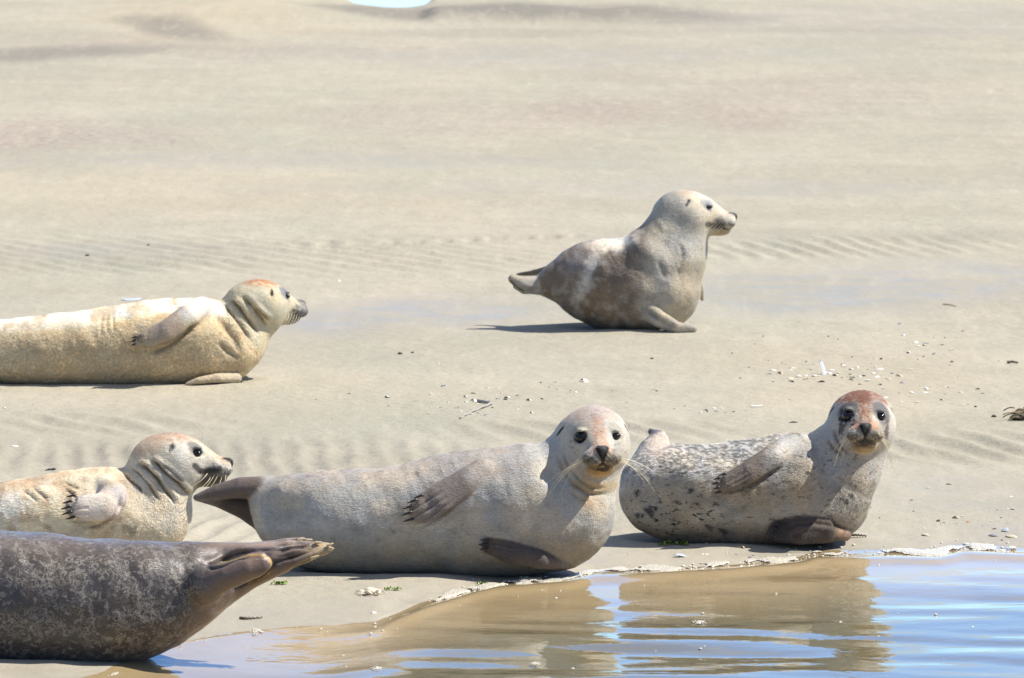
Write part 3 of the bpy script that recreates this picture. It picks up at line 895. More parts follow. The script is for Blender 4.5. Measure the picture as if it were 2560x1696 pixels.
# ---------------------------------------------------------------- right seal, black flecks, rusty head
def build_right():
    S = Seal("black flecked grey seal with rusty red head and dark tear stains above the foam", (1850, 1352), 0.0042)
    upper = dict(pts=[(1978, 1116, -.11, 32, .034), (1935, 1143, -.162, 33, .025), (1880, 1178, -.192, 31, .018), (1830, 1204, -.204, 26, .014), (1812, 1212, -.204, 22, .010)], n=(0.15, -1, .4), k=.009)
    lower = dict(pts=[(2112, 1336, -.10, 17, .034), (2060, 1328, -.17, 31, .028), (2000, 1328, -.192, 35, .020), (1950, 1330, -.19, 28, .013)], n=(0, -1, .25), k=.006)
    tail = dict(pts=[(1605, 1190, .06, 46, .07), (1628, 1130, .12, 34, .05), (1645, 1096, .15, 22, .035)], n=(0, -1, 0), k=.035)
    tail2 = dict(pts=[(1660, 1130, .12, 22, .03), (1650, 1095, .19, 16, .02), (1630, 1081, .20, 10, .014)], n=(0, -1, 0.4), k=.015)
    tail3 = dict(pts=[(1640, 1200, .08, 40, .06), (1690, 1140, .08, 26, .05)], n=(0, -1, 0.4), k=.03)
    S.body([((1648, 1136), (1652, 1338), .15, .02), ((1712, 1117), (1712, 1361), .18, 0), ((1804, 1112), (1804, 1366), .195, 0), ((1906, 1098), (1910, 1367), .20, 0),
            D(1998, 1226, 140, .19, -.01), D(2072, 1236, 110, .15, -.02), D(2104, 1138, 89, .13, .0), D(2112, 1182, 88, .13, -.02), D(2134, 1118, 84, .11, -.02), D(2146, 1068, 78, .095, .0)],
           dict(eye=(2160, 1041, -.11), fwd=(0.0, -1, 0.09), roll=-.01, s=1.03, crown=.008, eyes=((.80, .54), (1.05, .82))), [upper, lower, tail, tail2, tail3])
    gm = 0
    for pl, d in (([(2080, 1064), (2088, 1090), (2100, 1110), (2122, 1128)], .006), ([(2064, 1086), (2080, 1112), (2105, 1130)], .005)):
        gm = np.maximum(gm, S.groove(pl, d, .008))
    gm = np.maximum(gm, .7 * S.groove([(1958, 1148), (1905, 1182), (1850, 1212)], .007, .008))
    gm = np.maximum(gm, .7 * S.groove([(2125, 1316), (2080, 1298), (2030, 1290), (1985, 1294), (1950, 1310)], .006, .007))
    for o in range(4):
        f = o - 1.5
        S.groove([(1880 + f * 4, 1172 + f * 11), (1838 + f * 4, 1194 + f * 10), (1808, 1206 + f * 8)], .0025, .004)
    carve_head(S)
    U, V = S.U, S.V; n = len(S.v)
    t = fbm(U / 50, V / 26, 3, 4)
    col = np.array([0.36, 0.33, 0.28])[None] * (0.70 + .6 * t)[:, None]
    back = sstep(1215, 1165, V) * sstep(2010, 1900, U)
    sp = fbm(U / 6, V / 3.5, 5, 3)
    col = mixc(col, (0.18, 0.17, 0.155), back * sstep(.46, .60, sp) * .6)
    col = mixc(col, (0.70, 0.69, 0.66), back * sstep(.54, .40, sp) * .75)  # silver speckle of the back, also carrying the fur's glitter as colour
    col = mixc(col, (0.62, 0.53, 0.46), uvblob(S, 1648, 1112, 40, 26, -.3) * .8)
    col = mixc(col, (0.10, 0.10, 0.13), uvblob(S, 1632, 1079, 18, 8, 0) * .9)
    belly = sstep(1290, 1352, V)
    col = mixc(col, (0.185, 0.15, 0.11), belly * .75)  # underside darkened in the coat colour to carry its shade
    col = mixc(col, (0.42, 0.33, 0.20), uvblob(S, 2165, 1170, 45, 60, 0, .6) * .75)
    col = mixc(col, (0.36, 0.28, 0.18), uvblob(S, 1920, 1240, 110, 30, -.1, .7) * .5)
    for (u, v, r, q) in ((1629, 1279, 13, 15), (1632, 1292, 7, 10), (2117, 1250, 15, 11), (2130, 1242, 9, 8), (2073, 1143, 10, 9), (2088, 1158, 7, 6), (1595, 1234, 5, 14), (2040, 1138, 7, 6), (2006, 1143, 5, 8), (2110, 1204, 8, 8), (1730, 1226, 6, 6), (1655, 1258, 6, 5), (2025, 1185, 6, 4), (2060, 1180, 5, 4), (2215, 1160, 4, 6), (1985, 1222, 7, 4), (1598, 1290, 6, 8), (1700, 1260, 10, 5), (1745, 1262, 8, 5), (1688, 1300, 6, 5), (1770, 1316, 14, 7), (1810, 1328, 16, 7)):
        col = mixc(col, (0.035, 0.033, 0.036), uvblob(S, u, v, r * .85, q * .8, .5, .3, 1.3, 4) * .9)
    for L, c in ((upper, (0.20, 0.165, 0.135)), (lower, (0.078, 0.062, 0.053))):
        q, w = limb_pts(S, L); m = limbmask(S, q, w) * (S.N[:, 1] < .5)
        if L is upper: m = m * sstep(1975, 1890, U)
        col = mixc(col, c, m)
    col = mixc(col, (0.66, 0.63, 0.57), uvblob(S, 1968, 1118, 44, 20, -.45, .6) * .85)  # sunlit flipper shoulder, its brightness painted on as a pale blob
    col = mixc(col, (0.40, 0.26, 0.17), uvblob(S, 2110, 1336, 22, 11, .3, .6) * .8)
    col = mixc(col, (0.03, 0.025, 0.022), uvblob(S, 1955, 1322, 22, 20, 0, .5) * .85)
    col = paint_head(S, col, (0.46, 0.44, 0.40), (0.22, 0.075, 0.027), 1.0, (0.23, 0.092, 0.042), .95, (0.115, 0.115, 0.12), .95, .045,
                     (0.15, 0.125, 0.085), .85, (0.36, 0.25, 0.11), .85, crown_z=.036)
    H = S.H
    nf = fbm(H[:, 1] * 150, H[:, 2] * 150, 4, 3) - .5
    # darker crown stripe, rusty cheeks beside the nose, tear stains
    col = mixc(col, (0.17, 0.075, 0.045), sstep(.035, .012, np.abs(H[:, 1]) + .03 * nf) * sstep(.035, .055, H[:, 2]) * .8)
    col = mixc(col, (0.45, 0.235, 0.13), sstep(.058, .04, np.abs(H[:, 1]) + .03 * nf) * sstep(-.045, -.03, H[:, 2] + .02 * nf) * sstep(-.008, -.022, H[:, 2]) * sstep(.04, .07, H[:, 0]) * .8 * (np.abs(H[:, 1]) > .02))
    # image-left eye (seal's right side): larger dark stain running down
    ll = np.sqrt(((H[:, 1] + .058) / .026) ** 2 + ((H[:, 2] + .004) / .024) ** 2) + 1.5 * nf
    col = mixc(col, (0.012, 0.012, 0.015), sstep(1.05, .8, ll) * sstep(-.06, -.02, H[:, 0]))
    tr = np.sqrt(((H[:, 1] + .072) / .009) ** 2 + ((H[:, 2] + .042) / .024) ** 2) + 1.8 * nf
    col = mixc(col, (0.06, 0.058, 0.06), sstep(1.1, .7, tr) * .85)
    tr = np.sqrt(((H[:, 1] - .072) / .007) ** 2 + ((H[:, 2] + .042) / .024) ** 2) + 2.2 * nf
    col = mixc(col, (0.10, 0.09, 0.09), sstep(1.2, .8, tr) * .8)
    col = mixc(col, (0.05, 0.045, 0.035), sstep(.03, .012, np.abs(H[:, 1]) + .05 * nf) * sstep(-.066, -.076, H[:, 2]) * sstep(-.105, -.092, H[:, 2]) * sstep(.06, .09, H[:, 0]) * .9)
    col = mixc(col, (0.10, 0.07, 0.04), gm * .6)  # shade in the neck and flipper creases, put into the coat colour
    marks = np.zeros((n, 3)); marks[:, 0] = sstep(2235, 2180, U + 0 * V) * sstep(1100, 1140, V) * (0.55 + .6 * sstep(1230, 1300, V) * sstep(1850, 1750, U)); marks[:, 2] = .4
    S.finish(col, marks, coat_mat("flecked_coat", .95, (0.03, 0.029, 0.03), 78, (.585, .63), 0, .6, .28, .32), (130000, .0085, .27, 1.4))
    S.eyes()
    S.whiskers(whisk_set(6, .07, .05, .015, 8))
    S.claws([((1814, 1184, -.212), (1797, 1189, -.217)), ((1800, 1194, -.216), (1783, 1200, -.22)), ((1796, 1206, -.217), (1779, 1212, -.221)), ((1798, 1218, -.216), (1782, 1224, -.22)), ((1804, 1228, -.212), (1789, 1234, -.215))], M_CLAW)
    S.claws([((1948, 1312, -.20), (1930, 1310, -.205)), ((1942, 1322, -.20), (1924, 1322, -.205)), ((1942, 1333, -.20), (1924, 1335, -.205)), ((1946, 1343, -.195), (1929, 1346, -.20))], M_CLAW)
    return S

# ---------------------------------------------------------------- near left seal, cream, profile
def build_cream():
    S = Seal("cream seal behind the dark seal, neck wrinkled, white flipper raised, head in profile", (230, 1392), 0.0042)
    flip = dict(pts=[(262, 1216, -.10, 26, .034), (286, 1236, -.16, 32, .032), (262, 1268, -.20, 37, .026), (216, 1270, -.21, 33, .018), (188, 1270, -.205, 26, .011)], n=(.1, -1, .25), k=.014)
    S.body([((-170, 1255), (-170, 1405), .15, 0), ((-60, 1228), (-60, 1408), .17, 0), ((40, 1205), (40, 1410), .18, 0), ((140, 1185), (145, 1410), .185, 0), ((230, 1173), (260, 1408), .18, 0),
            D(325, 1293, 120, .165), D(363, 1290, 110, .15), D(384, 1236, 95, .12), D(404, 1184, 82, .10), D(446, 1183, 58, .09), D(430, 1150, 58, .085)],
           dict(eye=(483, 1127, 0.0), fwd=(1, -0.05, -0.02), roll=0, s=1.0, eyes=((.9, .52), (.9, .52))), [flip])
    gm = 0
    for i, pl in enumerate(([(379, 1141), (396, 1152), (420, 1178), (448, 1200), (468, 1222), (478, 1236)], [(344, 1152), (366, 1160), (396, 1188), (416, 1216), (436, 1240), (440, 1252)],
                            [(330, 1166), (348, 1174), (374, 1200), (392, 1226), (404, 1240)], [(308, 1176), (332, 1194), (352, 1208), (360, 1222)], [(404, 1150), (424, 1164), (446, 1184), (466, 1200)])):
        gm = np.maximum(gm, S.groove(pl, (.010, .012, .008, .006, .004)[i], (.006, .0065, .0055, .005, .005)[i]))
    for pl in ([(60, 1215), (85, 1228), (105, 1242)], [(85, 1208), (110, 1224), (128, 1238)], [(170, 1212), (190, 1224), (200, 1234)], [(165, 1195), (185, 1206), (205, 1212)]):
        gm = np.maximum(gm, .6 * S.groove(pl, .004, .006))
    gm = np.maximum(gm, .5 * S.groove([(306, 1220), (306, 1248), (288, 1278), (256, 1298), (215, 1303)], .006, .006))
    for o in range(4):
        f = o - 1.5
        S.groove([(235, 1270 + f * 13), (205, 1270 + f * 12), (182, 1270 + f * 11)], .003, .004)
    S.refresh()
    carve_head(S)
    U, V = S.U, S.V; n = len(S.v)
    t = fbm(U / 40, V / 24, 3, 4)
    col = np.array([0.72, 0.62, 0.465])[None] * (0.72 + .56 * t)[:, None]
    col = mixc(col, (0.40, 0.30, 0.19), sstep(.52, .66, fbm(U / 30 + 5, V / 22, 6, 4)) * .6)
    col = mixc(col, (0.42, 0.33, 0.22), uvblob(S, 330, 1235, 30, 60, -.5, .6) * .55)
    col = mixc(col, (0.72, 0.68, 0.60), uvblob(S, 30, 1262, 40, 34, .2, .4, .6) * .85)
    col = mixc(col, (0.60, 0.56, 0.47), uvblob(S, 395, 1310, 80, 60, 0, .6) * .6)
    col = mixc(col, (0.15, 0.13, 0.10), uvblob(S, 326, 1326, 16, 12, .4, .4, 1.0) * .6)
    for (u, v, r, q) in ((120, 1318, 10, 6), (140, 1330, 8, 5), (215, 1200, 8, 7), (300, 1262, 14, 10)):
        col = mixc(col, (0.33, 0.25, 0.16), uvblob(S, u, v, r, q, .4, .5, .9) * .6)
    q, w = limb_pts(S, flip); m = limbmask(S, q, w) * (S.N[:, 1] < .5)
    col = mixc(col, (0.66, 0.57, 0.505), m * sstep(1195, 1225, V))
    col = mixc(col, (0.80, 0.75, 0.69), uvblob(S, 235, 1255, 34, 30, 0, .7) * .6)
    col = mixc(col, (0.16, 0.12, 0.10), uvline(S, [(178, 1240), (172, 1262), (178, 1290)], 9) * .5)
    col = paint_head(S, col, (0.64, 0.57, 0.45), (0.44, 0.25, 0.15), .8, (0.50, 0.33, 0.22), .8, (0.17, 0.17, 0.17), .85, .033,
                     (0.19, 0.17, 0.16), .85, (0.10, 0.09, 0.06), .9, crown_z=.034)
    H = S.H
    nf = fbm(H[:, 0] * 120, H[:, 2] * 120, 4, 3) - .5
    col = mixc(col, (0.15, 0.10, 0.085), sstep(.052, .064, H[:, 2] + .02 * nf + .22 * np.minimum(H[:, 0] + .08, 0) * -1 * .6) * sstep(.1, -.02, H[:, 0]) * .7)
    col = mixc(col, (0.48, 0.31, 0.17), sstep(.0, .03, -H[:, 0] - .08) * sstep(-.01, .02, H[:, 2] + .3 * (H[:, 0] + .1) * -1 + .03 * nf) * .5)
    col = mixc(col, (0.68, 0.64, 0.56), sstep(1.2, .6, np.hypot((H[:, 0] + .035) / .03, (H[:, 2] - .008) / .03) + nf) * .7)
    ck = uvline(S, [(488, 1165), (500, 1178), (522, 1180), (550, 1172)], 8)
    col = mixc(col, (0.025, 0.022, 0.02), ck * .9)
    col = mixc(col, (0.12, 0.105, 0.07), uvblob(S, 520, 1207, 36, 18, -.55, .5) * .85)
    col = mixc(col, (0.20, 0.14, 0.085), gm * .75)  # wrinkle shade painted brown along the grooves
    marks = np.zeros((n, 3)); marks[:, 0] = .5; marks[:, 1] = sstep(1290, 1340, V) * .4; marks[:, 2] = .1
    S.finish(col, marks, coat_mat("cream_coat", .35, (0.25, 0.18, 0.11), 40, (.62, .72), 0, .62, .3, .34), (120000, .008, .23, 1.5))
    S.eyes()
    O, A, s = S.frame
    ws = []
    r = random.Random(3)
    for i in range(6):
        f = i / 5
        rt = (.112 - .06 * f, -.046 - .012 * f, -.066 - .014 * r.random())
        L = .075 + .05 * r.random()
        an = math.radians(-105 - 45 * f + r.uniform(-8, 8))
        tp = (rt[0] + L * math.cos(an), rt[1] - .045, rt[2] + L * math.sin(an))
        ws.append((rt, (rt[0] + .3 * L * math.cos(an) + .012, rt[1] - .035, rt[2] + .42 * L * math.sin(an)), tp))
    ws.append(((.03, -.03, .035), (.036, -.033, .06), (.026, -.035, .085)))
    S.whiskers(ws)
    S.claws([((188, 1238, -.222), (165, 1243, -.226)), ((180, 1252, -.225), (156, 1259, -.23)), ((178, 1266, -.226), (152, 1274, -.23)), ((180, 1279, -.224), (153, 1288, -.228)), ((188, 1292, -.218), (163, 1299, -.222))], M_CLAW)
    return S

# ---------------------------------------------------------------- far left seal, sandy yellow
def build_sandy():
    S = Seal("sandy yellow seal stretched out at left, sand on its side, rusty crown turned away", (300, 958), 0.0052)
    flip = dict(pts=[(505, 768, -.12, 26, .04), (470, 790, -.19, 29, .032), (420, 825, -.225, 28, .024), (372, 846, -.23, 24, .017), (350, 853, -.228, 18, .012)], n=(.1, -1, .45), k=.009)
    low = dict(pts=[(592, 946, -.12, 13, .02), (545, 945, -.18, 14, .018), (495, 952, -.20, 10, .013), (468, 960, -.205, 5, .008)], n=(0, -.5, 1), k=.008)
    S.body([((-260, 842), (-260, 900), .10, 0), ((-120, 815), (-120, 925), .14, 0), ((-40, 805), (-45, 945), .17, 0), ((60, 795), (50, 968), .19, 0), ((200, 781), (190, 972), .205, 0), ((338, 757), (338, 972), .21, 0), ((430, 747), (445, 970), .21, 0),
            D(530, 856, 108, .19), D(574, 852, 90, .16, .01), D(600, 818, 78, .13, .02), D(628, 782, 66, .11, .03), D(652, 790, 54, .09, .04), D(650, 758, 50, .09, .04)],
           dict(eye=(690, 736, 0.06), fwd=(.86, .5, -.06), roll=0.06, s=1.02, eyes=((.6, .42), (.6, .42))), [flip, low])
    gm = 0
    for i, pl in enumerate(([(576, 742), (600, 765), (626, 800), (650, 832)], [(606, 736), (632, 760), (652, 788), (668, 812)], [(634, 758), (655, 780), (676, 800)], [(560, 756), (580, 780), (608, 815), (630, 850)])):
        gm = np.maximum(gm, S.groove(pl, (.012, .011, .008, .006)[i], (.0085, .0085, .007, .008)[i]))
    for pl in ([(262, 776), (258, 800), (262, 832)], [(274, 775), (272, 800), (278, 824)], [(286, 772), (288, 796), (292, 820)], [(300, 772), (302, 790)]):
        gm = np.maximum(gm, .2 * S.groove(pl, .0025, .008))
    for pl in ([(530, 775), (560, 800), (585, 840), (610, 880)], [(545, 845), (575, 872), (605, 890)]):
        gm = np.maximum(gm, .5 * S.groove(pl, .009, .014))
    gm = np.maximum(gm, .8 * S.groove([(500, 795), (470, 822), (425, 855), (380, 872)], .008, .010))
    for o in range(4):
        f = o - 1.5
        S.groove([(385, 846 + f * 9), (350, 856 + f * 8)], .003, .005)
    S.refresh()
    carve_head(S)
    U, V = S.U, S.V; n = len(S.v)
    t = fbm(U / 30, V / 18, 3, 4)
    col = np.array([0.64, 0.52, 0.33])[None] * (0.72 + .56 * t)[:, None]
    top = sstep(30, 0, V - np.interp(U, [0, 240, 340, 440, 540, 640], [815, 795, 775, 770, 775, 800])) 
    col = mixc(col, (0.82, 0.77, 0.67), top * .9)  # sunlit top of the back painted near white into the coat
    col = mixc(col, (0.52, 0.38, 0.22), sstep(.52, .66, fbm(U / 34, V / 22, 6, 4)) * .6)
    q, w = limb_pts(S, flip); m = limbmask(S, q, w) * (S.N[:, 1] < .5)
    col = mixc(col, (0.36, 0.295, 0.25), m * sstep(478, 440, U))
    col = mixc(col, (0.72, 0.68, 0.61), uvblob(S, 485, 775, 40, 26, -.6, .6) * .85)
    col = mixc(col, (0.04, 0.035, 0.035), uvblob(S, 346, 848, 13, 9, 0, .6, .8) * .8)
    q, w = limb_pts(S, low); m = limbmask(S, q, w)
    col = mixc(col, (0.58, 0.50, 0.38), m)
    col = paint_head(S, col, (0.53, 0.475, 0.34), (0.42, 0.19, 0.08), 1.0, (0.42, 0.34, 0.25), .8, (0.19, 0.19, 0.21), .95, .038,
                     (0.17, 0.16, 0.155), .9, (0.20, 0.19, 0.15), .7, crown_z=.04)
    col = mixc(col, (0.15, 0.15, 0.16), sstep(.075, .095, S.H[:, 0]) * .7)
    col = mixc(col, (0.20, 0.14, 0.07), gm * .75)  # shade of the creases darkened into the fur colour
    marks = np.zeros((n, 3)); marks[:, 0] = .4
    marks[:, 1] = sstep(800, 850, V + 40 * (t - .5)) * sstep(640, 590, U) * .9
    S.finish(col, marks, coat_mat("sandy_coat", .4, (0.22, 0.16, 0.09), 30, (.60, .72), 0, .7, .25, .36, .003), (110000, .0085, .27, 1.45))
    S.eyes()
    O, A, s = S.frame
    S.whiskers([((.09 - .012 * i, -.042, -.065), (.08 - .012 * i, -.06, -.085), (.05 - .012 * i, -.07, -.115 - .006 * (i % 3))) for i in range(5)])
    S.claws([((344, 842, -.238), (330, 845, -.241)), ((339, 851, -.238), (325, 855, -.241)), ((340, 860, -.236), (327, 864, -.239))], M_CLAW)
    return S

# ---------------------------------------------------------------- far right seal, brown grey, head raised
def build_raised():
    S = Seal("brownish grey seal farthest up the bank, chest raised, pale head facing right", (1590, 820), 0.0052)
    hindA = dict(pts=[(1392, 710, 0, 36, .05), (1345, 714, -.02, 24, .035), (1305, 710, -.03, 20, .03), (1282, 698, -.03, 12, .02)], n=(0, -1, .2), k=.02)
    hindB = dict(pts=[(1400, 676, .06, 22, .05), (1365, 678, .10, 11, .03), (1325, 684, .14, 6, .02), (1295, 687, .15, 4, .014)], n=(0, -1, .5), k=.012)
    hindC = dict(pts=[(1340, 722, .0, 14, .03), (1310, 726, .0, 10, .024), (1290, 716, .0, 8, .016)], n=(0, -1, .2), k=.008)
    flip = dict(pts=[(1600, 770, -.15, 24, .04), (1650, 800, -.22, 20, .035), (1690, 820, -.24, 13, .03), (1735, 823, -.22, 8, .018)], n=(.3, -.8, 1), k=.014)
    far = dict(pts=[(1740, 700, .10, 14, .03), (1752, 725, .13, 9, .022), (1756, 750, .14, 4, .012)], n=(0, -1, 0), k=.01)
    S.body([((1385, 662), (1388, 748), .09, .0), ((1438, 630), (1436, 770), .145, 0), ((1486, 604), (1474, 806), .18, 0), ((1545, 598), (1545, 828), .20, 0), D(1608, 722, 110, .195, -.02),
            D(1647, 716, 104, .175, -.03), D(1612, 642, 66, .165, -.02), D(1660, 655, 98, .158, -.03), D(1686, 600, 84, .115, -.02), D(1702, 548, 66, .10, -.01)],
           dict(eye=(1763, 515, -.0), fwd=(1, -.10, -.06), roll=0.0, s=1.04, eyes=((.75, .15), (.75, .15))), [hindA, hindB, hindC, flip, far])
    gm = 0
    for pl in ([(1640, 640), (1655, 665), (1660, 690)], [(1700, 600), (1705, 640), (1690, 680)], [(1500, 640), (1475, 690), (1460, 740)]):
        gm = np.maximum(gm, .5 * S.groove(pl, .003, .014))
    gm = np.maximum(gm, S.groove([(1610, 760), (1650, 788), (1690, 806)], .008, .01))
    S.groove([(1300, 716), (1330, 722), (1350, 722)], .008, .006)
    S.refresh()
    carve_head(S)
    U, V = S.U, S.V; n = len(S.v)
    t = fbm(U / 22, V / 22, 3, 4)
    col = np.array([0.185, 0.14, 0.10])[None] * (0.65 + .7 * t)[:, None]
    col = mixc(col, (0.36, 0.33, 0.28), sstep(.55, .66, fbm(U / 14, V / 14, 6, 3)) * .5)
    neck = sstep(1550, 1720, U + .35 * (V - 600) + 60 * (t - .5)) * sstep(720, 600, V)
    col = mixc(col, (0.40, 0.365, 0.29), neck * (.45 + .8 * t))
    col = mixc(col, (0.11, 0.085, 0.07), uvline(S, [(1628, 558), (1575, 625), (1535, 690)], 24, .8) * (.2 + .7 * t))
    col = mixc(col, (0.55, 0.51, 0.42), uvblob(S, 1722, 600, 16, 60, -.15, .6, .9) * .7)
    col = mixc(col, (0.56, 0.42, 0.22), sstep(-35, 30, U + 40 * (t - .5) - np.interp(V, [620, 680, 740, 800, 830], [1735, 1690, 1645, 1632, 1655])) * sstep(600, 650, V) * .9)
    col = mixc(col, (0.42, 0.39, 0.35), uvblob(S, 1655, 745, 14, 26, -.4, .6, .8) * .6)
    col = mixc(col, (0.82, 0.75, 0.64), uvblob(S, 1530, 600, 62, 28, -.12, .5))  # highlight on the back hump, painted into the coat
    col = mixc(col, (0.55, 0.40, 0.28), uvblob(S, 1490, 620, 16, 10, .2, .6) * .5)
    col = mixc(col, (0.20, 0.19, 0.21), uvblob(S, 1450, 650, 40, 30, -.6, .6) * .7)
    col = mixc(col, (0.56, 0.55, 0.53), uvblob(S, 1472, 688, 15, 62, .32, .85, .9) * .8)  # wet sky glare on the flank, painted as a pale patch
    q, w = limb_pts(S, hindA); m = limbmask(S, q, w) * sstep(1375, 1345, U)
    col = mixc(col, (0.40, 0.36, 0.29), m)
    q, w = limb_pts(S, hindB); m = limbmask(S, q, w) * sstep(1385, 1360, U)
    col = mixc(col, (0.22, 0.19, 0.12), m)
    q, w = limb_pts(S, hindC); m = limbmask(S, q, w) * sstep(1375, 1345, U)
    col = mixc(col, (0.26, 0.21, 0.17), m)
    col = mixc(col, (0.05, 0.04, 0.03), uvline(S, [(1278, 704), (1292, 718), (1308, 728)], 3) * .8)
    q, w = limb_pts(S, flip); m = limbmask(S, q, w) * sstep(785, 800, V + 0 * U)
    col = mixc(col, (0.56, 0.50, 0.41), m * .9)
    col = paint_head(S, col, (0.57, 0.51, 0.40), (0.56, 0.42, 0.27), .8, None, 0, (0.23, 0.24, 0.26), .9, .036,
                     (0.30, 0.27, 0.24), .6, (0.36, 0.28, 0.13), .8, crown_z=.03, crown_lo=-.17)
    H = S.H
    nf = fbm(H[:, 0] * 60, H[:, 2] * 60, 4, 3) - .5
    col = mixc(col, (0.38, 0.36, 0.31), sstep(-.02, .05, -H[:, 0] - .055 + .07 * nf - .9 * (H[:, 2] + .0)) * sstep(.10, .04, H[:, 0] + .05) * sstep(.26, .18, np.abs(H[:, 0])) * .75)  # shade behind the jaw, painted into the coat as a duller tone
    col = mixc(col, (0.70, 0.66, 0.55), sstep(.02, .045, H[:, 2] + .02 * nf) * sstep(-.07, -.03, H[:, 0]) * .7)
    col = mixc(col, (0.04, 0.034, 0.025), uvline(S, [(1770, 562), (1786, 567), (1806, 565)], 7) * .85)
    col = mixc(col, (0.10, 0.08, 0.05), gm * .35)  # faint groove shade tinted into the brown coat
    marks = np.zeros((n, 3)); marks[:, 0] = .7; marks[:, 2] = .45 + .55 * uvline(S, [(1492, 645), (1464, 672), (1452, 730)], 15, .6)
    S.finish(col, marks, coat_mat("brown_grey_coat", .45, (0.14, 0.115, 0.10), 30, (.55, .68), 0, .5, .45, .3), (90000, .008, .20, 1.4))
    S.eyes()
    S.whiskers([((.09 - .015 * i, -.042, -.065), (.08 - .015 * i, -.06, -.08), (.04 - .012 * i, -.075, -.11)) for i in range(4)])
    return S

# ---------------------------------------------------------------- dark seal in front, only its rear half in view
def build_dark():
    S = Seal("dark mottled wet seal in the foreground, hind flippers pressed together, no head in view", (300, 1634), 0.0042)
    up = dict(pts=[(470, 1398, .02, 42, .08), (560, 1390, .02, 34, .05), (640, 1385, .0, 28, .035), (720, 1375, .0, 21, .026), (790, 1366, .0, 12, .018), (822, 1362, .0, 5, .01)], n=(0, -1, .35), k=.022)
    up2 = dict(pts=[(640, 1378, .05, 22, .03), (700, 1362, .06, 12, .022), (752, 1353, .06, 6, .014), (768, 1352, .06, 4, .008)], n=(0, -1, .5), k=.010)
    lo = dict(pts=[(470, 1500, .02, 80, .10), (545, 1468, .02, 56, .06), (620, 1435, .0, 40, .04), (690, 1412, -.02, 29, .03), (760, 1390, -.02, 20, .022), (812, 1376, -.02, 12, .016), (828, 1373, -.02, 6, .01)], n=(0, -1, -.15), k=.012)
    lobe = dict(pts=[(520, 1462, -.13, 50, .05), (565, 1440, -.15, 34, .04), (615, 1420, -.155, 31, .034), (650, 1408, -.15, 28, .026)], n=(0, -1, .25), k=.02)
    S.body([((-260, 1318), (-260, 1640), .22, 0), ((-120, 1320), (-120, 1652), .23, 0), ((0, 1328), (0, 1656), .235, 0), ((100, 1337), (100, 1660), .235, 0), ((200, 1349), (205, 1660), .225, 0), ((290, 1352), (320, 1652), .21, 0), ((365, 1356), (400, 1624), .185, 0),
            ((440, 1364), (470, 1580), .15, 0), ((500, 1380), (525, 1535), .115, 0), ((545, 1405), (560, 1495), .08, 0)], None, [up, up2, lo, lobe])
    gm = 0
    gm = np.maximum(gm, S.groove([(510, 1402), (535, 1404), (560, 1396), (600, 1380), (640, 1374)], .008, .006))
    gm = np.maximum(gm, S.groove([(545, 1478), (600, 1462), (650, 1440), (690, 1402), (740, 1386), (800, 1368)], .008, .007))
    gm = np.maximum(gm, .8 * S.groove([(690, 1378), (730, 1368), (775, 1362)], .006, .006))
    gm = np.maximum(gm, .5 * S.groove([(690, 1365), (735, 1357), (768, 1356)], .005, .005))
    gm = np.maximum(gm, .5 * S.groove([(720, 1425), (770, 1400), (810, 1382)], .005, .006))
    gm = np.maximum(gm, .5 * S.groove([(690, 1392), (740, 1378), (800, 1364)], .003, .005))
    gm = np.maximum(gm, .3 * S.groove([(560, 1380), (620, 1376), (700, 1372)], .002, .006))
    S.refresh()
    U, V = S.U, S.V; n = len(S.v)
    t = fbm(U / 60, V / 40, 3, 4)
    col = np.array([0.060, 0.050, 0.047])[None] * (0.8 + .4 * t)[:, None]
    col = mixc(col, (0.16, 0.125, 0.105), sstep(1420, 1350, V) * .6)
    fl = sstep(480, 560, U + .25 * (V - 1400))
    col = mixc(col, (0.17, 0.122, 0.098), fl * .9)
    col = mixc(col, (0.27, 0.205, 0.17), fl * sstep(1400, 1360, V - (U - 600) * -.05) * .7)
    col = mixc(col, (0.34, 0.27, 0.25), uvblob(S, 660, 1366, 44, 12, 0, .6, .6) * .6)
    q, w = limb_pts(S, lobe); m = limbmask(S, q, w) * sstep(545, 585, U) * (S.N[:, 1] < .3)
    col = mixc(col, (0.17, 0.12, 0.10), m)
    lob_edge = uvline(S, [(540, 1408), (575, 1402), (610, 1390), (650, 1387), (674, 1398), (681, 1415), (672, 1432), (655, 1444), (620, 1458)], 3.4, .5)
    col = mixc(col, (0.50, 0.33, 0.12), lob_edge * .85)
    col = mixc(col, (0.46, 0.36, 0.24), uvblob(S, 800, 1376, 46, 20, -.3, .7) * .9)
    col = mixc(col, (0.40, 0.34, 0.30), uvline(S, [(694, 1374), (725, 1362), (770, 1356)], 4) * .7)
    col = mixc(col, (0.45, 0.38, 0.32), uvline(S, [(720, 1350), (768, 1350)], 4) * .7)
    col = mixc(col, (0.30, 0.22, 0.12), uvline(S, [(540, 1535), (620, 1488), (705, 1440), (798, 1393)], 4) * .6)
    col = mixc(col, (0.02, 0.014, 0.012), gm * .9)  # shade in the gaps of the hind flippers, painted nearly black
    marks = np.zeros((n, 3)); marks[:, 0] = 1 - fl * .9; marks[:, 2] = .55
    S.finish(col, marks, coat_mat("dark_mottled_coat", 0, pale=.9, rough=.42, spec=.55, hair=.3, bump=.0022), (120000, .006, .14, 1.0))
    S.claws([((818, 1366, -.03), (834, 1358, -.03)), ((822, 1371, -.045), (836, 1372, -.05)), ((788, 1358, -.02), (806, 1356, -.02)), ((764, 1352, .03), (782, 1349, .03)), ((744, 1352, .04), (762, 1346, .04)), ((776, 1398, -.05), (798, 1389, -.05))], M_CLAW_PALE, rad=.005)
    return S

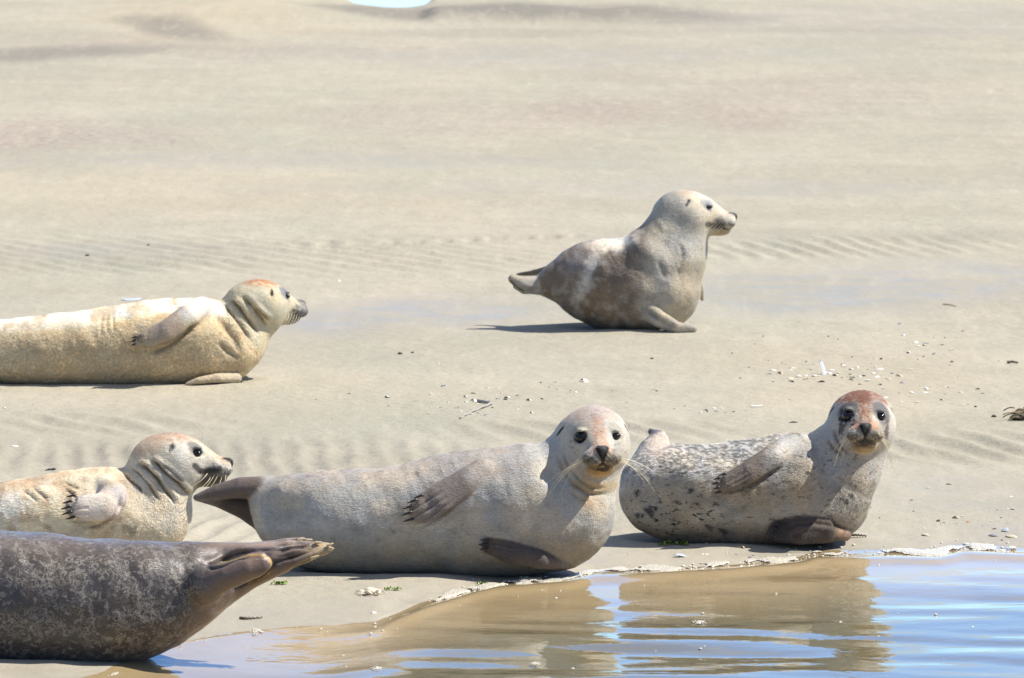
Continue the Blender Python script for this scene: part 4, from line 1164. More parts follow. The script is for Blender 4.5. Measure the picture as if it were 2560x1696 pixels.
for bf in (build_raised, build_sandy, build_right, build_middle, build_cream, build_dark):
    bf()
# ================================================================== SAND, WATER, FOAM
SHORE_PX = [(-500, 1716), (0, 1706), (120, 1696), (254, 1674), (330, 1650), (400, 1622), (440, 1610), (500, 1600), (640, 1577), (760, 1566), (940, 1556), (1000, 1532), (1060, 1508), (1120, 1490),
            (1190, 1470), (1250, 1456), (1330, 1452), (1420, 1447), (1480, 1430), (1560, 1426), (1700, 1420), (1800, 1414), (1900, 1405), (2000, 1395), (2040, 1382), (2200, 1380), (2340, 1378), (2400, 1364), (2480, 1367), (2560, 1370), (3000, 1366)]
WZ = -0.012
SHORE = np.array([on_ground(u, v, WZ)[:2] for u, v in SHORE_PX])
def shore_y(x): return np.interp(x, SHORE[:, 0], SHORE[:, 1])

def axis_dense(a, b, step, out, g=1.18):
    c = list(np.arange(a, b, step))
    s = step; x = c[-1]; hi = []
    while x < out[1]:
        s *= g; x += s; hi.append(x)
    s = step; x = c[0]; lo = []
    while x > out[0]:
        s *= g; x -= s; lo.append(x)
    return np.array(lo[::-1] + c + hi)

def grid_quads(nx, ny):
    i = np.arange(nx * ny).reshape(nx, ny)
    return np.stack([i[:-1, :-1].ravel(), i[1:, :-1].ravel(), i[1:, 1:].ravel(), i[:-1, 1:].ravel()], 1)

def pxblob(U, V, u, v, ru, rv, soft=.5, nz=0.0, ang=0.0):
    c, s = math.cos(ang), math.sin(ang)
    a = ((U - u) * c + (V - v) * s) / ru; b = (-(U - u) * s + (V - v) * c) / rv
    return sstep(1 + soft, 1 - soft, np.hypot(a, b) + nz)

GROUND = {}
def ground_z(x, y):
    gx, gy, gz = GROUND['x'], GROUND['y'], GROUND['z']
    i = int(np.clip(np.searchsorted(gx, x) - 1, 0, len(gx) - 2)); j = int(np.clip(np.searchsorted(gy, y) - 1, 0, len(gy) - 2))
    a = (x - gx[i]) / (gx[i + 1] - gx[i]); b = (y - gy[j]) / (gy[j + 1] - gy[j])
    return (gz[i, j] * (1 - a) + gz[i + 1, j] * a) * (1 - b) + (gz[i, j + 1] * (1 - a) + gz[i + 1, j + 1] * a) * b
def on_sand(u, v):
    z = 0.0
    for _ in range(6):
        p = on_ground(u, v, z); z = .5 * z + .5 * max(ground_z(p[0], p[1]), WZ)
    p = on_ground(u, v, z); p[2] = max(ground_z(p[0], p[1]), WZ)
    return p

def build_ground():
    xs = axis_dense(-4.2, 4.2, 0.0125, (-900, 900))
    ys = [24.6]
    while ys[-1] < 66: ys.append(ys[-1] + 0.028 * (ys[-1] / 28) ** 2 * 1.0)
    st = ys[-1] - ys[-2]
    while ys[-1] < 3000: st *= 1.15; ys.append(ys[-1] + st)
    pre = []; st = .03; y = 24.6
    while y > -400: st *= 1.2; y -= st; pre.append(y)
    ys = np.array(pre[::-1] + ys)
    X, Y = np.meshgrid(xs, ys, indexing='ij')
    flat = np.stack([X, Y, np.zeros_like(X)], -1)
    U, V = project(flat)
    near = sstep(8, 4, np.abs(X)) * sstep(80, 66, Y) * sstep(20, 24, Y)
    d = (Y - shore_y(X))
    wob = (fbm(X * 3, Y * 1.2, 31, 4) - .5)
    d = d + wob * 0.16
    Z = np.zeros_like(X)
    Z += near * ((fbm(X * .9, Y * .35, 2, 3) - .5) * .018 + (fbm(X * 4, Y * 2.0, 3, 3) - .5) * .006)
    land = sstep(0, .55, d)
    Z = Z * land + np.where(d > 0, WZ + .0005 + (0 - WZ) * sstep(0, .5, d), WZ + .062 * d)
    Z = np.maximum(Z, -1.2)
    nz = fbm(X * 2.2, Y * .8, 12, 3)
    nz2 = fbm(X * 5, Y * 3, 14, 3)
    # --- sand ripples (real relief)
    def ripple(mask, wl, ang, amp, wobble=1.0, sharp=1.4):
        nonlocal Z
        ph = (X * math.cos(ang) + Y * math.sin(ang)) / wl * 2 * math.pi + wobble * 6 * (fbm(X * 1.6, Y * .7, 41, 3) - .5) + 3 * nz2
        w = (0.5 + 0.5 * np.sin(ph)) ** sharp
        Z = Z + mask * amp * (w - .4) * (0.5 + nz)
    mA = pxblob(U, V, 560, 1150, 760, 45, .5, .5 * (nz - .5))
    ripple(mA, .10, .06, .008, .6)
    Z = Z + mA * .014 * (0.5 + .5 * np.sin(Y / .75 * 2 * math.pi + 5 * nz + 2.2 * np.sin(X * 5)))
    mB = pxblob(U, V, 500, 640, 800, 42, .5, .6 * (nz - .5))
    ripple(mB, .16, .55, .016)
    mC = pxblob(U, V, 2080, 622, 420, 24, .5, .4 * (nz - .5), -.03)
    ripple(mC, .13, .22, .012, .9)
    mD = pxblob(U, V, 2420, 1120, 220, 38, .5, .5 * (nz - .5))
    ripple(mD, .17, .30, .018, 1.6)
    mE = pxblob(U, V, 1480, 1080, 330, 28, .5, .5 * (nz - .5))
    ripple(mE, .16, .2, .014, 1.4)
    mF = pxblob(U, V, 560, 1330, 130, 40, .5, .3 * (nz - .5))
    ripple(mF, .12, -.25, .012, 1.0)
    mG = pxblob(U, V, 250, 1060, 320, 24, .5, .3 * (nz - .5))
    ripple(mG, .19, .5, .012, 1.6)
    # step scarps: a row of small scallops behind the raised seal, and the top-of-beach channel
    sc = V - (606 + (U - 1000) * -.036)
    Z = Z - near * .010 * np.exp(-((sc + 8 * (nz - .5)) / 5) ** 2) * sstep(680, 760, U) * sstep(1480, 1420, U) * sstep(.45, .75, np.sin(U / 11.0 + 5 * nz) * .35 + .35 + 1.1 * (nz2 - .3))
    # tidal channel at the top
    ch = pxblob(U, V, 978, -14, 102, 27, .35, .25 * (nz - .5))
    Z = Z - .06 * ch
    Z = Z + .05 * pxblob(U, V, 1200, 40, 420, 16, .6, .5 * (nz - .5)) * sstep(1040, 1100, U) + .05 * pxblob(U, V, 640, 36, 260, 30, .7, .5 * (nz - .5))
    # --- sand pushed up round the resting bodies
    for ft in FOOT:
        i0, i1 = np.searchsorted(xs, [ft[:, 0].min() - .5, ft[:, 0].max() + .5]); j0, j1 = np.searchsorted(ys, [ft[:, 1].min() - .6, ft[:, 1].max() + .6])
        sx, sy = X[i0:i1, j0:j1], Y[i0:i1, j0:j1]
        e = np.full(sx.shape, 9.0)
        for q_ in ft[::2]: e = np.minimum(e, np.hypot(sx - q_[0], sy - q_[1]) - q_[2] * .80)
        lump = .6 + 1.1 * (fbm(sx * 7, sy * 5, 55, 3) - .25)
        Z[i0:i1, j0:j1] += (.010 * np.exp(-((e - .02) / .05) ** 2) * lump - .002 * np.exp(-((e - .16) / .07) ** 2)) * sstep(.1, .35, d[i0:i1, j0:j1])
    # --- wetness and tint, fixed to the sand
    wet = .0 * X
    wet = np.maximum(wet, .75 * sstep(1.1, .15, d + .5 * (nz - .5)))
    wet = np.maximum(wet, .95 * sstep(.22, .0, d))
    wet = np.maximum(wet, .84 * pxblob(U, V, 2080, 725, 560, 62, .45, .9 * (nz - .5), -.05))
    wet = np.maximum(wet, .9 * pxblob(U, V, 1060, 785, 420, 46, .5, .9 * (nz - .5), -.03))
    wet = np.maximum(wet, .5 * pxblob(U, V, 300, 630, 320, 24, .6, .9 * (nz - .5)))
    wet = np.maximum(wet, .55 * pxblob(U, V, 2420, 1235, 260, 70, .6, .9 * (nz - .5)))
    wet = np.maximum(wet, .45 * pxblob(U, V, 2260, 56, 480, 40, .6, .9 * (nz - .5)))
    wet = np.maximum(wet, .55 * pxblob(U, V, 700, 400, 900, 22, .6, 1.2 * (nz - .5)))
    wet = np.maximum(wet, .5 * pxblob(U, V, 1500, 470, 900, 24, .6, 1.4 * (nz - .5)))
    wet = np.maximum(wet, .55 * pxblob(U, V, 1400, 140, 700, 26, .6, .9 * (nz - .5)))
    dark = 0 * X
    dark = np.maximum(dark, 1.0 * pxblob(U, V, 1380, 34, 440, 22, .5, .8 * (nz - .5), .02))
    dark = np.maximum(dark, .9 * pxblob(U, V, 960, 34, 220, 15, .5, .8 * (nz - .5), .04))
    dark = np.maximum(dark, .8 * pxblob(U, V, 450, 78, 120, 20, .6, .8 * (nz - .5), .12))
    dark = np.maximum(dark, .8 * pxblob(U, V, 160, 132, 280, 16, .6, .8 * (nz - .5), -.03))
    dark = np.maximum(dark, .3 * pxblob(U, V, 1250, 84, 460, 10, .6, 1.2 * (nz - .5)))
    dark = np.maximum(dark, .22 * pxblob(U, V, 1980, 590, 560, 14, .6, .8 * (nz - .5)))
    dark = np.maximum(dark, .25 * mA); dark = np.maximum(dark, .2 * mE)
    dark = np.maximum(dark, .25 * pxblob(U, V, 2130, 78, 430, 8, .6, .9 * (nz - .5)))
    pink = .95 * pxblob(U, V, 140, 345, 300, 42, .6, 1.0 * (nz - .5)) + .38 * pxblob(U, V, 1950, 250, 560, 60, .7, 1.6 * (nz - .5)) + .5 * pxblob(U, V, 1300, 300, 500, 34, .7, 1.6 * (nz - .5)) + .4 * pxblob(U, V, 500, 120, 500, 30, .7, 1.6 * (nz - .5))
    tan = .7 * pxblob(U, V, 560, 40, 330, 60, .6, .8 * (nz - .5)) + .4 * pxblob(U, V, 500, 480, 800, 60, .7, 1.2 * (nz - .5)) + .4 * pxblob(U, V, 2180, 960, 420, 90, .7, 1.2 * (nz - .5)) + .3 * pxblob(U, V, 700, 960, 500, 60, .7, 1.2 * (nz - .5))
    GROUND['x'] = xs; GROUND['y'] = ys; GROUND['z'] = Z
    verts = np.stack([X, Y, Z], -1).reshape(-1, 3)
    me = mesh_np("sand", verts, grid_quads(len(xs), len(ys)))
    a = me.attributes.new("zones", 'FLOAT_COLOR', 'POINT')
    a.data.foreach_set('color', np.stack([wet, dark, np.clip(pink, 0, 1), np.clip(tan, 0, 1)], -1).astype(np.float32).ravel())
    k = NT("tidal_sand")
    co = k.coords()
    at = k.n('ShaderNodeAttribute', attribute_name='zones')
    sp = k.n('ShaderNodeSeparateColor'); k.l(at.outputs['Color'], sp.inputs[0])
    n1 = k.noise(co, .55, 4, .6); n2 = k.noise(co, 3.2, 5, .62); n3 = k.noise(co, 17, 4, .6); n4 = k.noise(co, 120, 3, .6)
    streak = k.noise(k.coords((.35, 1.3, 1), (0, 0, .04)), 1.6, 4, .6)
    c = k.mix(k.ramp(n1, .35, .65), (0.342, 0.313, 0.246), (0.392, 0.359, 0.284))
    gn = k.noise(k.coords((.5, .16, 1), (0, 0, .03)), 1.3, 4, .62)
    c = k.mix(k.math('MULTIPLY', k.ramp(gn, .48, .66), .5), c, (0.315, 0.315, 0.25))
    c = k.mix(k.math('MULTIPLY', k.ramp(gn, .45, .32), .35), c, (0.435, 0.375, 0.295))
    c = k.mix(k.math('MULTIPLY', k.ramp(streak, .42, .66), .35), c, (0.325, 0.312, 0.245))
    c = k.mix(k.math('MULTIPLY', k.ramp(n2, .5, .72), .45), c, (0.325, 0.29, 0.225))
    c = k.mix(k.math('MULTIPLY', k.ramp(n3, .52, .75), .38), c, (0.30, 0.27, 0.21))
    c = k.mix(k.math('MULTIPLY', k.ramp(n4, .5, .8), .22), c, (0.27, 0.24, 0.19))
    c = k.mix(k.math('MULTIPLY', at.outputs['Alpha'], .7), c, (0.45, 0.375, 0.26))
    pk = k.math('MULTIPLY', sp.outputs[2], k.ramp(n3, .38, .62))
    c = k.mix(k.math('MULTIPLY', pk, .85), c, (0.29, 0.215, 0.195))
    c = k.mix(k.math('MULTIPLY', sp.outputs[1], .85), c, (0.19, 0.175, 0.15))
    c = k.mix(k.math('MULTIPLY', sp.outputs[0], .42), c, (0.29, 0.255, 0.20))
    mot = k.noise(k.coords((1, .11, 1), (0, 0, .05)), 12, 4, .62)
    c = k.mix(k.math('MULTIPLY', k.ramp(mot, .5, .68), .26), c, (0.295, 0.28, 0.215))
    c = k.mix(k.math('MULTIPLY', k.ramp(mot, .46, .34), .2), c, (0.47, 0.42, 0.33))
    # small dark grains and shell grit
    v = k.voro(co, 34); sel = k.ramp(k.noise(co, 2.4, 3), .5, .7)
    c = k.mix(k.math('MULTIPLY', k.math('SUBTRACT', 1.0, k.ramp(v, .05, .09)), k.math('MULTIPLY', sel, .55)), c, (0.12, 0.10, 0.08))
    k.l(c, k.p.inputs['Base Color'])
    wj = k.math('MULTIPLY', sp.outputs[0], k.ramp(n2, .75, .35))
    k.l(k.math('SUBTRACT', .92, k.math('MULTIPLY', wj, .60)), k.p.inputs['Roughness'])
    k.val(k.p.inputs['Specular IOR Level'], k.math('ADD', .12, k.math('MULTIPLY', sp.outputs[0], .38)))
    hgt = k.math('ADD', k.math('MULTIPLY', n2, .030), k.math('ADD', k.math('MULTIPLY', n3, .010), k.math('MULTIPLY', n4, .0022)))
    hgt = k.math('MULTIPLY', hgt, k.math('SUBTRACT', 1.0, k.math('MULTIPLY', sp.outputs[0], .75)))
    k.l(k.bump(hgt, 1.0, .8), k.p.inputs['Normal'])
    tag(link("ground", me, k.m), kind="structure")

def build_water():
    xs = axis_dense(-2.6, 2.6, 0.014, (-600, 600)); 
    ys = list(np.arange(22.5, 29.2, 0.022)); pre = []; st = .022; y = 22.5
    while y > -300: st *= 1.15; y -= st; pre.append(y)
    ys = np.array(pre[::-1] + ys)
    X, Y = np.meshgrid(xs, ys, indexing='ij')
    dd = shore_y(X) - Y            # distance out from the shore
    act = sstep(6, 3, np.abs(X)) * sstep(18, 22, Y)
    deep = sstep(.15, 1.7, dd)
    w = 0
    r = random.Random(5)
    for i in range(16):
        lam = [1.2, .9, .7, .55, .45, .36, .30, .24][i % 8] * r.uniform(.85, 1.15)
        th = math.pi / 2 + r.uniform(-.42, .42)
        kx, ky = math.cos(th) * 2 * math.pi / lam, math.sin(th) * 2 * math.pi / lam
        ph = kx * X + ky * Y + r.uniform(0, 6.28) + 2.5 * (fbm(X * .8, Y * .8, 60 + i, 2) - .5)
        w = w + lam * np.sin(ph) * r.uniform(.5, 1.0)
    Z = WZ + act * w * (.0002 + .0021 * deep) * (.55 + .9 * fbm(X * .7, Y * .6, 71, 3))
    # the last thin wave: a low rounded lip a little out from the shore
    # on the left a thin sheet of swash drains down the slope of the beach
    Z = Z - .050 * (1 - np.exp(-np.maximum(dd, 0) / .95)) * sstep(-.30, -.62, X + .10 * (fbm(X * 0, Y * 3, 88, 2) - .5))
    lip = np.exp(-((dd - .20 - .25 * (fbm(X * 1.5, 0 * Y, 77, 3) - .5)) / .11) ** 2)
    Z = Z + act * lip * .010 * sstep(.3, .9, X + 1.0)
    Z = np.where(dd < -.7, WZ - .05, Z)
    me = mesh_np("water", np.stack([X, Y, Z], -1).reshape(-1, 3), grid_quads(len(xs), len(ys)))
    a = me.attributes.new('depth', 'FLOAT', 'POINT'); a.data.foreach_set('value', sstep(.3, 1.9, dd + .8 * (fbm(X, Y, 83, 3) - .5)).astype(np.float32).ravel())
    k = NT("shallow_sea_water")
    co = k.coords()
    n = k.noise(co, 1.2, 3); n2 = k.noise(co, 9, 3)
    c = k.mix(k.ramp(n, .35, .65), (0.36, 0.27, 0.145), (0.42, 0.32, 0.18))
    c = k.mix(k.math('MULTIPLY', k.ramp(n2, .5, .75), .3), c, (0.31, 0.24, 0.135))
    at = k.n('ShaderNodeAttribute', attribute_name='depth')
    c = k.mix(at.outputs['Fac'], c, (0.17, 0.15, 0.085))
    k.l(c, k.p.inputs['Base Color'])
    k.p.inputs['Roughness'].default_value = .025
    k.p.inputs['IOR'].default_value = 1.5
    k.l(k.bump(k.noise(k.coords((1, 1.0, 1)), 14, 2, .5), .0011), k.p.inputs['Normal'])
    tag(link("water", me, k.m), kind="structure")
    # tidal pool far up the bank
    c0 = on_ground(1000, -2); vs = []; 
    N = 40
    for i in range(N):
        a = 2 * math.pi * i / N
        p = on_ground(978 + 118 * math.cos(a), -14 + 34 * math.sin(a))
        vs.append((p[0], p[1], -.022))
    m2 = bpy.data.meshes.new("tidal_pool"); m2.from_pydata(vs, [], [tuple(range(N))]); m2.update()
    k = NT("pool_water")
    co = k.coords()
    k.l(k.mix(k.noise(co, 2), (0.66, 0.66, 0.64), (0.74, 0.74, 0.70)), k.p.inputs['Base Color'])
    k.p.inputs['Roughness'].default_value = .03
    k.l(k.bump(k.noise(co, 6), .002), k.p.inputs['Normal'])
    tag(link("tidal_pool_water", m2, k.m), kind="structure")

def foam_mat():
    k = NT("sea_foam")
    co = k.coords()
    n = k.noise(co, 90, 3)
    k.l(k.mix(n, (0.50, 0.45, 0.34), (0.74, 0.70, 0.61)), k.p.inputs['Base Color'])
    k.p.inputs['Roughness'].default_value = .3
    k.p.inputs['Subsurface Weight'].default_value = .25
    k.p.inputs['Subsurface Radius'].default_value = (.01, .01, .008)
    k.l(k.bump(k.voro(co, 160), .004), k.p.inputs['Normal'])
    return k.m

def bubble_mat():
    k = NT("bubble_film")
    co = k.coords()
    k.l(k.mix(k.noise(co, 40), (0.70, 0.65, 0.54), (0.86, 0.83, 0.76)), k.p.inputs['Base Color'])
    k.p.inputs['Roughness'].default_value = .08
    return k.m

def build_foam():
    # lumpy foam ridge along the water's edge: a height field cut where it is thin
    ss = np.arange(-2.1, 2.3, .006); tt = np.arange(-.34, .30, .010)
    S_, T_ = np.meshgrid(ss, tt, indexing='ij')
    X = S_; Y = shore_y(X) + T_
    dens = np.interp(project(np.stack([X, Y, 0 * X], -1))[0], [0, 430, 480, 640, 900, 1000, 1100, 1200, 1300, 1420, 1500, 1600, 1800, 1850, 2000, 2060, 2150, 2300, 2380, 2500, 2560],
                     [.0, .1, .40, .0, .0, .12, .5, .9, .75, .6, .5, .8, .85, .35, .75, .62, .75, .5, .9, .8, .9])
    n = .5 * fbm(X * 26, Y * 12, 91, 4) + .5 * fbm(X * 6, Y * 3.4, 95, 3)
    prof = np.exp(-((T_ + .02 + .10 * (fbm(X * 4, 0 * X, 99, 3) - .5)) / .10) ** 2) + .35 * np.exp(-((T_ + .17) / .10) ** 2)
    hgt = prof * (.12 + .88 * dens) * (3.4 * n - 1.0) - .36
    keep = hgt > 0
    Z = WZ + .004 + np.minimum(.022 * np.maximum(hgt, 0), .0045) + .006 * np.maximum(T_, 0)
    Z = Z - .050 * (1 - np.exp(-np.maximum(-T_, 0) / .95)) * sstep(-.30, -.62, X)
    q = grid_quads(len(ss), len(tt))
    kv = keep.ravel(); q = q[kv[q].sum(1) >= 3]
    used = np.unique(q); remap = -np.ones(kv.size, int); remap[used] = np.arange(len(used))
    V = np.stack([X, Y, Z], -1).reshape(-1, 3)[used]
    me = mesh_np("foam", V, remap[q])
    tag(link("foam_line", me, foam_mat()), "broken line of cream sea foam where the water meets the sand", "foam", kind="stuff")
    # bubbles and small floating suds, far too many to count
    vs = []; fs = []
    base = sphere_mesh("tmp", 1.0, 8, 5, (1, 1, .45))
    bv = np.array([v.co[:] for v in base.vertices]); bf = [tuple(p.vertices) for p in base.polygons]
    bpy.data.meshes.remove(base)
    def add(x, y, r, z=WZ):
        o = len(vs)
        for v in bv * r + np.array([x, y, z + r * .15]): vs.append(tuple(v))
        for f in bf: fs.append(tuple(i + o for i in f))
    for _ in range(420):
        u = rng.uniform(420, 2560)
        x = (u - 1280) / FPX * 28
        dn = np.interp(u, [420, 1000, 1200, 1420, 1600, 2000, 2560], [.1, .3, .9, .8, .7, .9, .9])
        if rng.random() > dn: continue
        t = rng.normal(-.08, .13)
        add(x, shore_y(x) + t, abs(rng.normal(.0022, .002)) + .001, WZ + .002 + max(0, t) * .02)
    for _ in range(26):
        u = rng.uniform(430, 2560); v = rng.uniform(1400, 1690)
        p = on_ground(u, v, WZ)
        if p[1] > shore_y(p[0]) - .25: continue
        add(p[0], p[1], rng.uniform(.002, .006), WZ - .050 * (1 - math.exp(-float(shore_y(p[0]) - p[1]) / .95)) * float(sstep(-.30, -.62, p[0])))
    me = bpy.data.meshes.new("bubbles"); me.from_pydata(vs, [], fs)
    for p in me.polygons: p.use_smooth = True
    me.update()
    tag(link("foam_bubbles", me, bubble_mat()), "tiny bubbles scattered along the wet edge of the sand", "bubbles", kind="stuff")
    # larger rafts of suds
    fm = bpy.data.materials["sea_foam"]
    rafts = [(590, 1636, 58, 9, "long suds raft floating nearest the dark seal"), (815, 1664, 66, 10, "slanting suds raft floating left of the middle seal's reflection"), (770, 1634, 22, 6, "small round suds raft above the slanting one"),
             (945, 1672, 16, 5, "small suds raft right of the slanting one"), (640, 1580, 14, 8, "white froth blob at the tip of the dark seal's shadow"), (284, 1684, 14, 9, "froth blob at the lower left water edge"), (458, 1672, 12, 6, "froth blob between the dark seal and the bottom edge"),
             (1750, 1556, 16, 5, "oval suds raft on the blue water between two reflections"), (1340, 1660, 12, 5, "pale suds raft in the middle seal's reflection"), (860, 1640, 5, 3, "suds fleck beside the slanting raft"), (2105, 1562, 20, 7, "suds patch in the right seal's reflection")]
    for (u, v, ru, rv, lab) in rafts:
        c = on_ground(u, v, WZ); ddc = max(0., float(shore_y(c[0]) - c[1])); zz = WZ - .050 * (1 - math.exp(-ddc / .95)) * float(sstep(-.30, -.62, c[0])); c = on_ground(u, v, zz)
        kx = 1 / pxm(c[1]); ky = kx / math.sin(PITCH + math.atan((v - 848) / FPX))
        nx, ny = 44, 40
        gx, gy = np.meshgrid(np.linspace(-1.3, 1.3, nx), np.linspace(-1.3, 1.3, ny), indexing='ij')
        sh = .35 * np.sign(u - 700 + 1) * gx if ru > 50 else 0 * gx
        rr = np.hypot(gx, gy + sh) + 1.5 * (fbm(gx * 2.6 + u, gy * 2.6 + v, 7, 4) - .5) + .9 * sstep(.52, .68, fbm(gx * 5 + u, gy * 4 + v, 17, 3))
        hz = np.maximum(0, 1 - rr)
        vv = np.stack([gx * ru * kx, gy * rv * ky, .001 + np.minimum(hz, .4) * .004 * (.5 + fbm(gx * 9, gy * 9, 3, 2))], -1).reshape(-1, 3)
        q = grid_quads(nx, ny); kp = (hz > 0).ravel(); q = q[kp[q].sum(1) >= 3]
        us = np.unique(q)
        if len(us) < 4: continue
        rm = -np.ones(len(vv), int); rm[us] = np.arange(len(us))
        o = link("suds_raft", mesh_np("suds_raft", vv[us], rm[q]), fm, None, c)
        tag(o, lab, "sea suds", "rafts of suds on the water")

build_ground()
build_water()
build_foam()
# ================================================================== SHELLS, WEED, STICKS
def shell_mesh(name, wid, ribs=9, hgt=.42):
    nr, na = 10, 26
    vs = []; fs = []
    for layer, sh in ((0, 0.0), (1, -.05)):
        for i in range(nr):
            r = (i + .15) / (nr - .85)
            for j in range(na):
                a = math.pi * (-.58 + 1.16 * j / (na - 1))
                rr = r * (1 + .02 * math.cos(ribs * 2 * a))
                x = rr * math.cos(a) * .9 - .35; y = rr * math.sin(a) * wid
                z = hgt * (1 - (r * .96) ** 2.2) * (1 + .05 * math.cos(ribs * 2 * a) * r) + sh
                vs.append((x, y, z))
    for l in (0, 1):
        o = l * nr * na
        for i in range(nr - 1):
            for j in range(na - 1):
                q = (o + i * na + j, o + (i + 1) * na + j, o + (i + 1) * na + j + 1, o + i * na + j + 1)
                fs.append(q if l == 0 else q[::-1])
    o = nr * na
    for j in range(na - 1):
        a, b = (nr - 1) * na + j, (nr - 1) * na + j + 1
        fs.append((a, o + a, o + b, b))
    for i in range(nr - 1):
        for j, fl in ((0, True), (na - 1, False)):
            a, b = i * na + j, (i + 1) * na + j
            fs.append((a, o + a, o + b, b) if fl else (a, b, o + b, o + a))
    me = bpy.data.meshes.new(name); me.from_pydata(vs, [], fs)
    for p in me.polygons: p.use_smooth = True
    me.update(); return me

def razor_mesh(name, L=1.0, w=.16, curve=.08):
    n, m = 16, 7; vs = []; fs = []
    for lay, off in ((0, 0), (1, -.022)):
        for i in range(n):
            f = i / (n - 1); x = (f - .5) * L
            ww = w * (1 - abs(2 * f - 1) ** 8 * .5)
            for j in range(m):
                t = j / (m - 1) * 2 - 1
                vs.append((x, t * ww + curve * (4 * (f - .5) ** 2), .06 * (1 - t * t) + off + .01))
    for l in (0, 1):
        o = l * n * m
        for i in range(n - 1):
            for j in range(m - 1):
                q = (o + i * m + j, o + (i + 1) * m + j, o + (i + 1) * m + j + 1, o + i * m + j + 1)
                fs.append(q if l == 0 else q[::-1])
    o = n * m
    for i in range(n - 1):
        for j in (0, m - 1):
            a, b = i * m + j, (i + 1) * m + j
            fs.append((a, b, o + b, o + a) if j == 0 else (b, a, o + a, o + b))
    for j in range(m - 1):
        for i in (0, n - 1):
            a, b = i * m + j, i * m + j + 1
            fs.append((b, a, o + a, o + b) if i == 0 else (a, b, o + b, o + a))
    me = bpy.data.meshes.new(name); me.from_pydata(vs, [], fs)
    for p in me.polygons: p.use_smooth = True
    me.update(); return me

M_SH = [simple_mat("shell_white", (0.78, 0.75, 0.68), .45, .4, .15, 90, .002), simple_mat("shell_cream", (0.66, 0.57, 0.43), .5, .4, .25, 90, .002),
        simple_mat("shell_grey", (0.34, 0.33, 0.35), .5, .4, .35, 70, .002), simple_mat("shell_rust", (0.55, 0.30, 0.15), .5, .4, .3, 70, .002), simple_mat("shell_blue", (0.55, 0.60, 0.68), .4, .4, .2, 70, .002)]
M_PEB = simple_mat("dark_pebble", (0.10, 0.08, 0.06), .6, .4, .4, 120, .003)
M_WEED = simple_mat("dry_weed", (0.085, 0.07, 0.045), .7, .3, .6, 80, .004)
M_STRAW = simple_mat("straw", (0.42, 0.34, 0.19), .7, .3, .4, 80)
M_ALGA = simple_mat("green_alga", (0.15, 0.23, 0.03), .4, .5, .5, 120)
M_TWIG = simple_mat("pale_twig", (0.34, 0.31, 0.285), .6, .3, .3, 90, .002)
M_TWIGD = simple_mat("dark_twig", (0.10, 0.085, 0.06), .7, .3, .3, 90, .002)

SH_MESH = [shell_mesh("shell_a", 1.0), shell_mesh("shell_b", .8, 11, .5), shell_mesh("shell_c", 1.15, 7, .32)]
SH_BY = {}
def shell(u, v, wpx, mat=0, label="", group=None, mesh=None, rot=None, tilt=None, z=0.0, cat="shell", name="shell"):
    p = on_sand(u, v)
    key = (mesh if mesh is not None else random.randrange(3), mat)
    if key not in SH_BY:
        m = SH_MESH[key[0]].copy(); m.name = "shell"; m.materials.append(M_SH[key[1]]); SH_BY[key] = m
    o = bpy.data.objects.new(name, SH_BY[key]); COL.objects.link(o)
    s = wpx * 1.15 / pxm(p[1]) / 1.7
    o.location = (p[0], p[1], p[2] + z + .03 * s); o.scale = (s, s, s)
    o.rotation_euler = (random.uniform(-.25, .25) if tilt is None else tilt, random.uniform(-.25, .25), random.uniform(0, 6.28) if rot is None else rot)
    tag(o, label, cat, group)
    return o

# notable shells, one by one
ONE = [(1463, 955, 24, 0, "largest white shell alone on bare sand above the middle seal's head"), (1705, 1392, 30, 4, "blue grey shell below the right seal beside the foam"),
       (969, 994, 15, 0, "lone white shell left of the bent twig"), (2312, 1339, 20, 1, "single pale shell right of the right seal's chest"), (1187, 1003, 18, 0, "round white shell touching the upper end of the bent twig"),
       (1166, 992, 13, 0, "small white shell just left of the one touching the twig"), (1269, 995, 15, 0, "white shell right of the bent twig, higher of two"), (1324, 1002, 15, 1, "cream shell on a dark smear right of the bent twig"),
       (2481, 1340, 24, 2, "dark grey shell, left one of the three together at right"), (2512, 1328, 26, 4, "bluish shell, hindmost of the three together at right"), (2526, 1343, 26, 1, "cream shell, right one of the three together at right"),
       (2390, 1296, 18, 1, "small cream and grey shell above the three grouped shells"), (2420, 1306, 12, 3, "tiny orange red shell right of the small cream and grey one"), (936, 1534, 16, 0, "white shell at the water edge below the seals' crab"),
       (1769, 1361, 12, 1, "small cream shell under the right seal's belly, right of the green weed"), (1858, 1370, 12, 1, "cream shell in front of the right seal between belly and foam"), (1982, 1057, 15, 0, "white shell left of the rusty headed seal"),
       (38, 1117, 14, 0, "white shell at the left edge above the cream seal"), (1107, 966, 15, 4, "pale lilac shell up left of the bent twig"), (120, 1176, 16, 2, "grey stone like shell behind the cream seal's back"), (2372, 1212, 10, 3, "small orange shell on the bare sand at right"),
       (848, 704, 11, 0, "tiny white shell on the sand left of the raised seal"), (12, 1021, 10, 0, "small white shell at the left edge under the sandy seal"), (1141, 1021, 13, 1, "cream shell beside the lower arm of the bent twig"), (1218, 971, 12, 1, "cream shell above the bent twig"),
       (2232, 1060, 0, 0, "")]
for u, v, w, m, lab in ONE:
    if w: shell(u, v, w, m, lab)

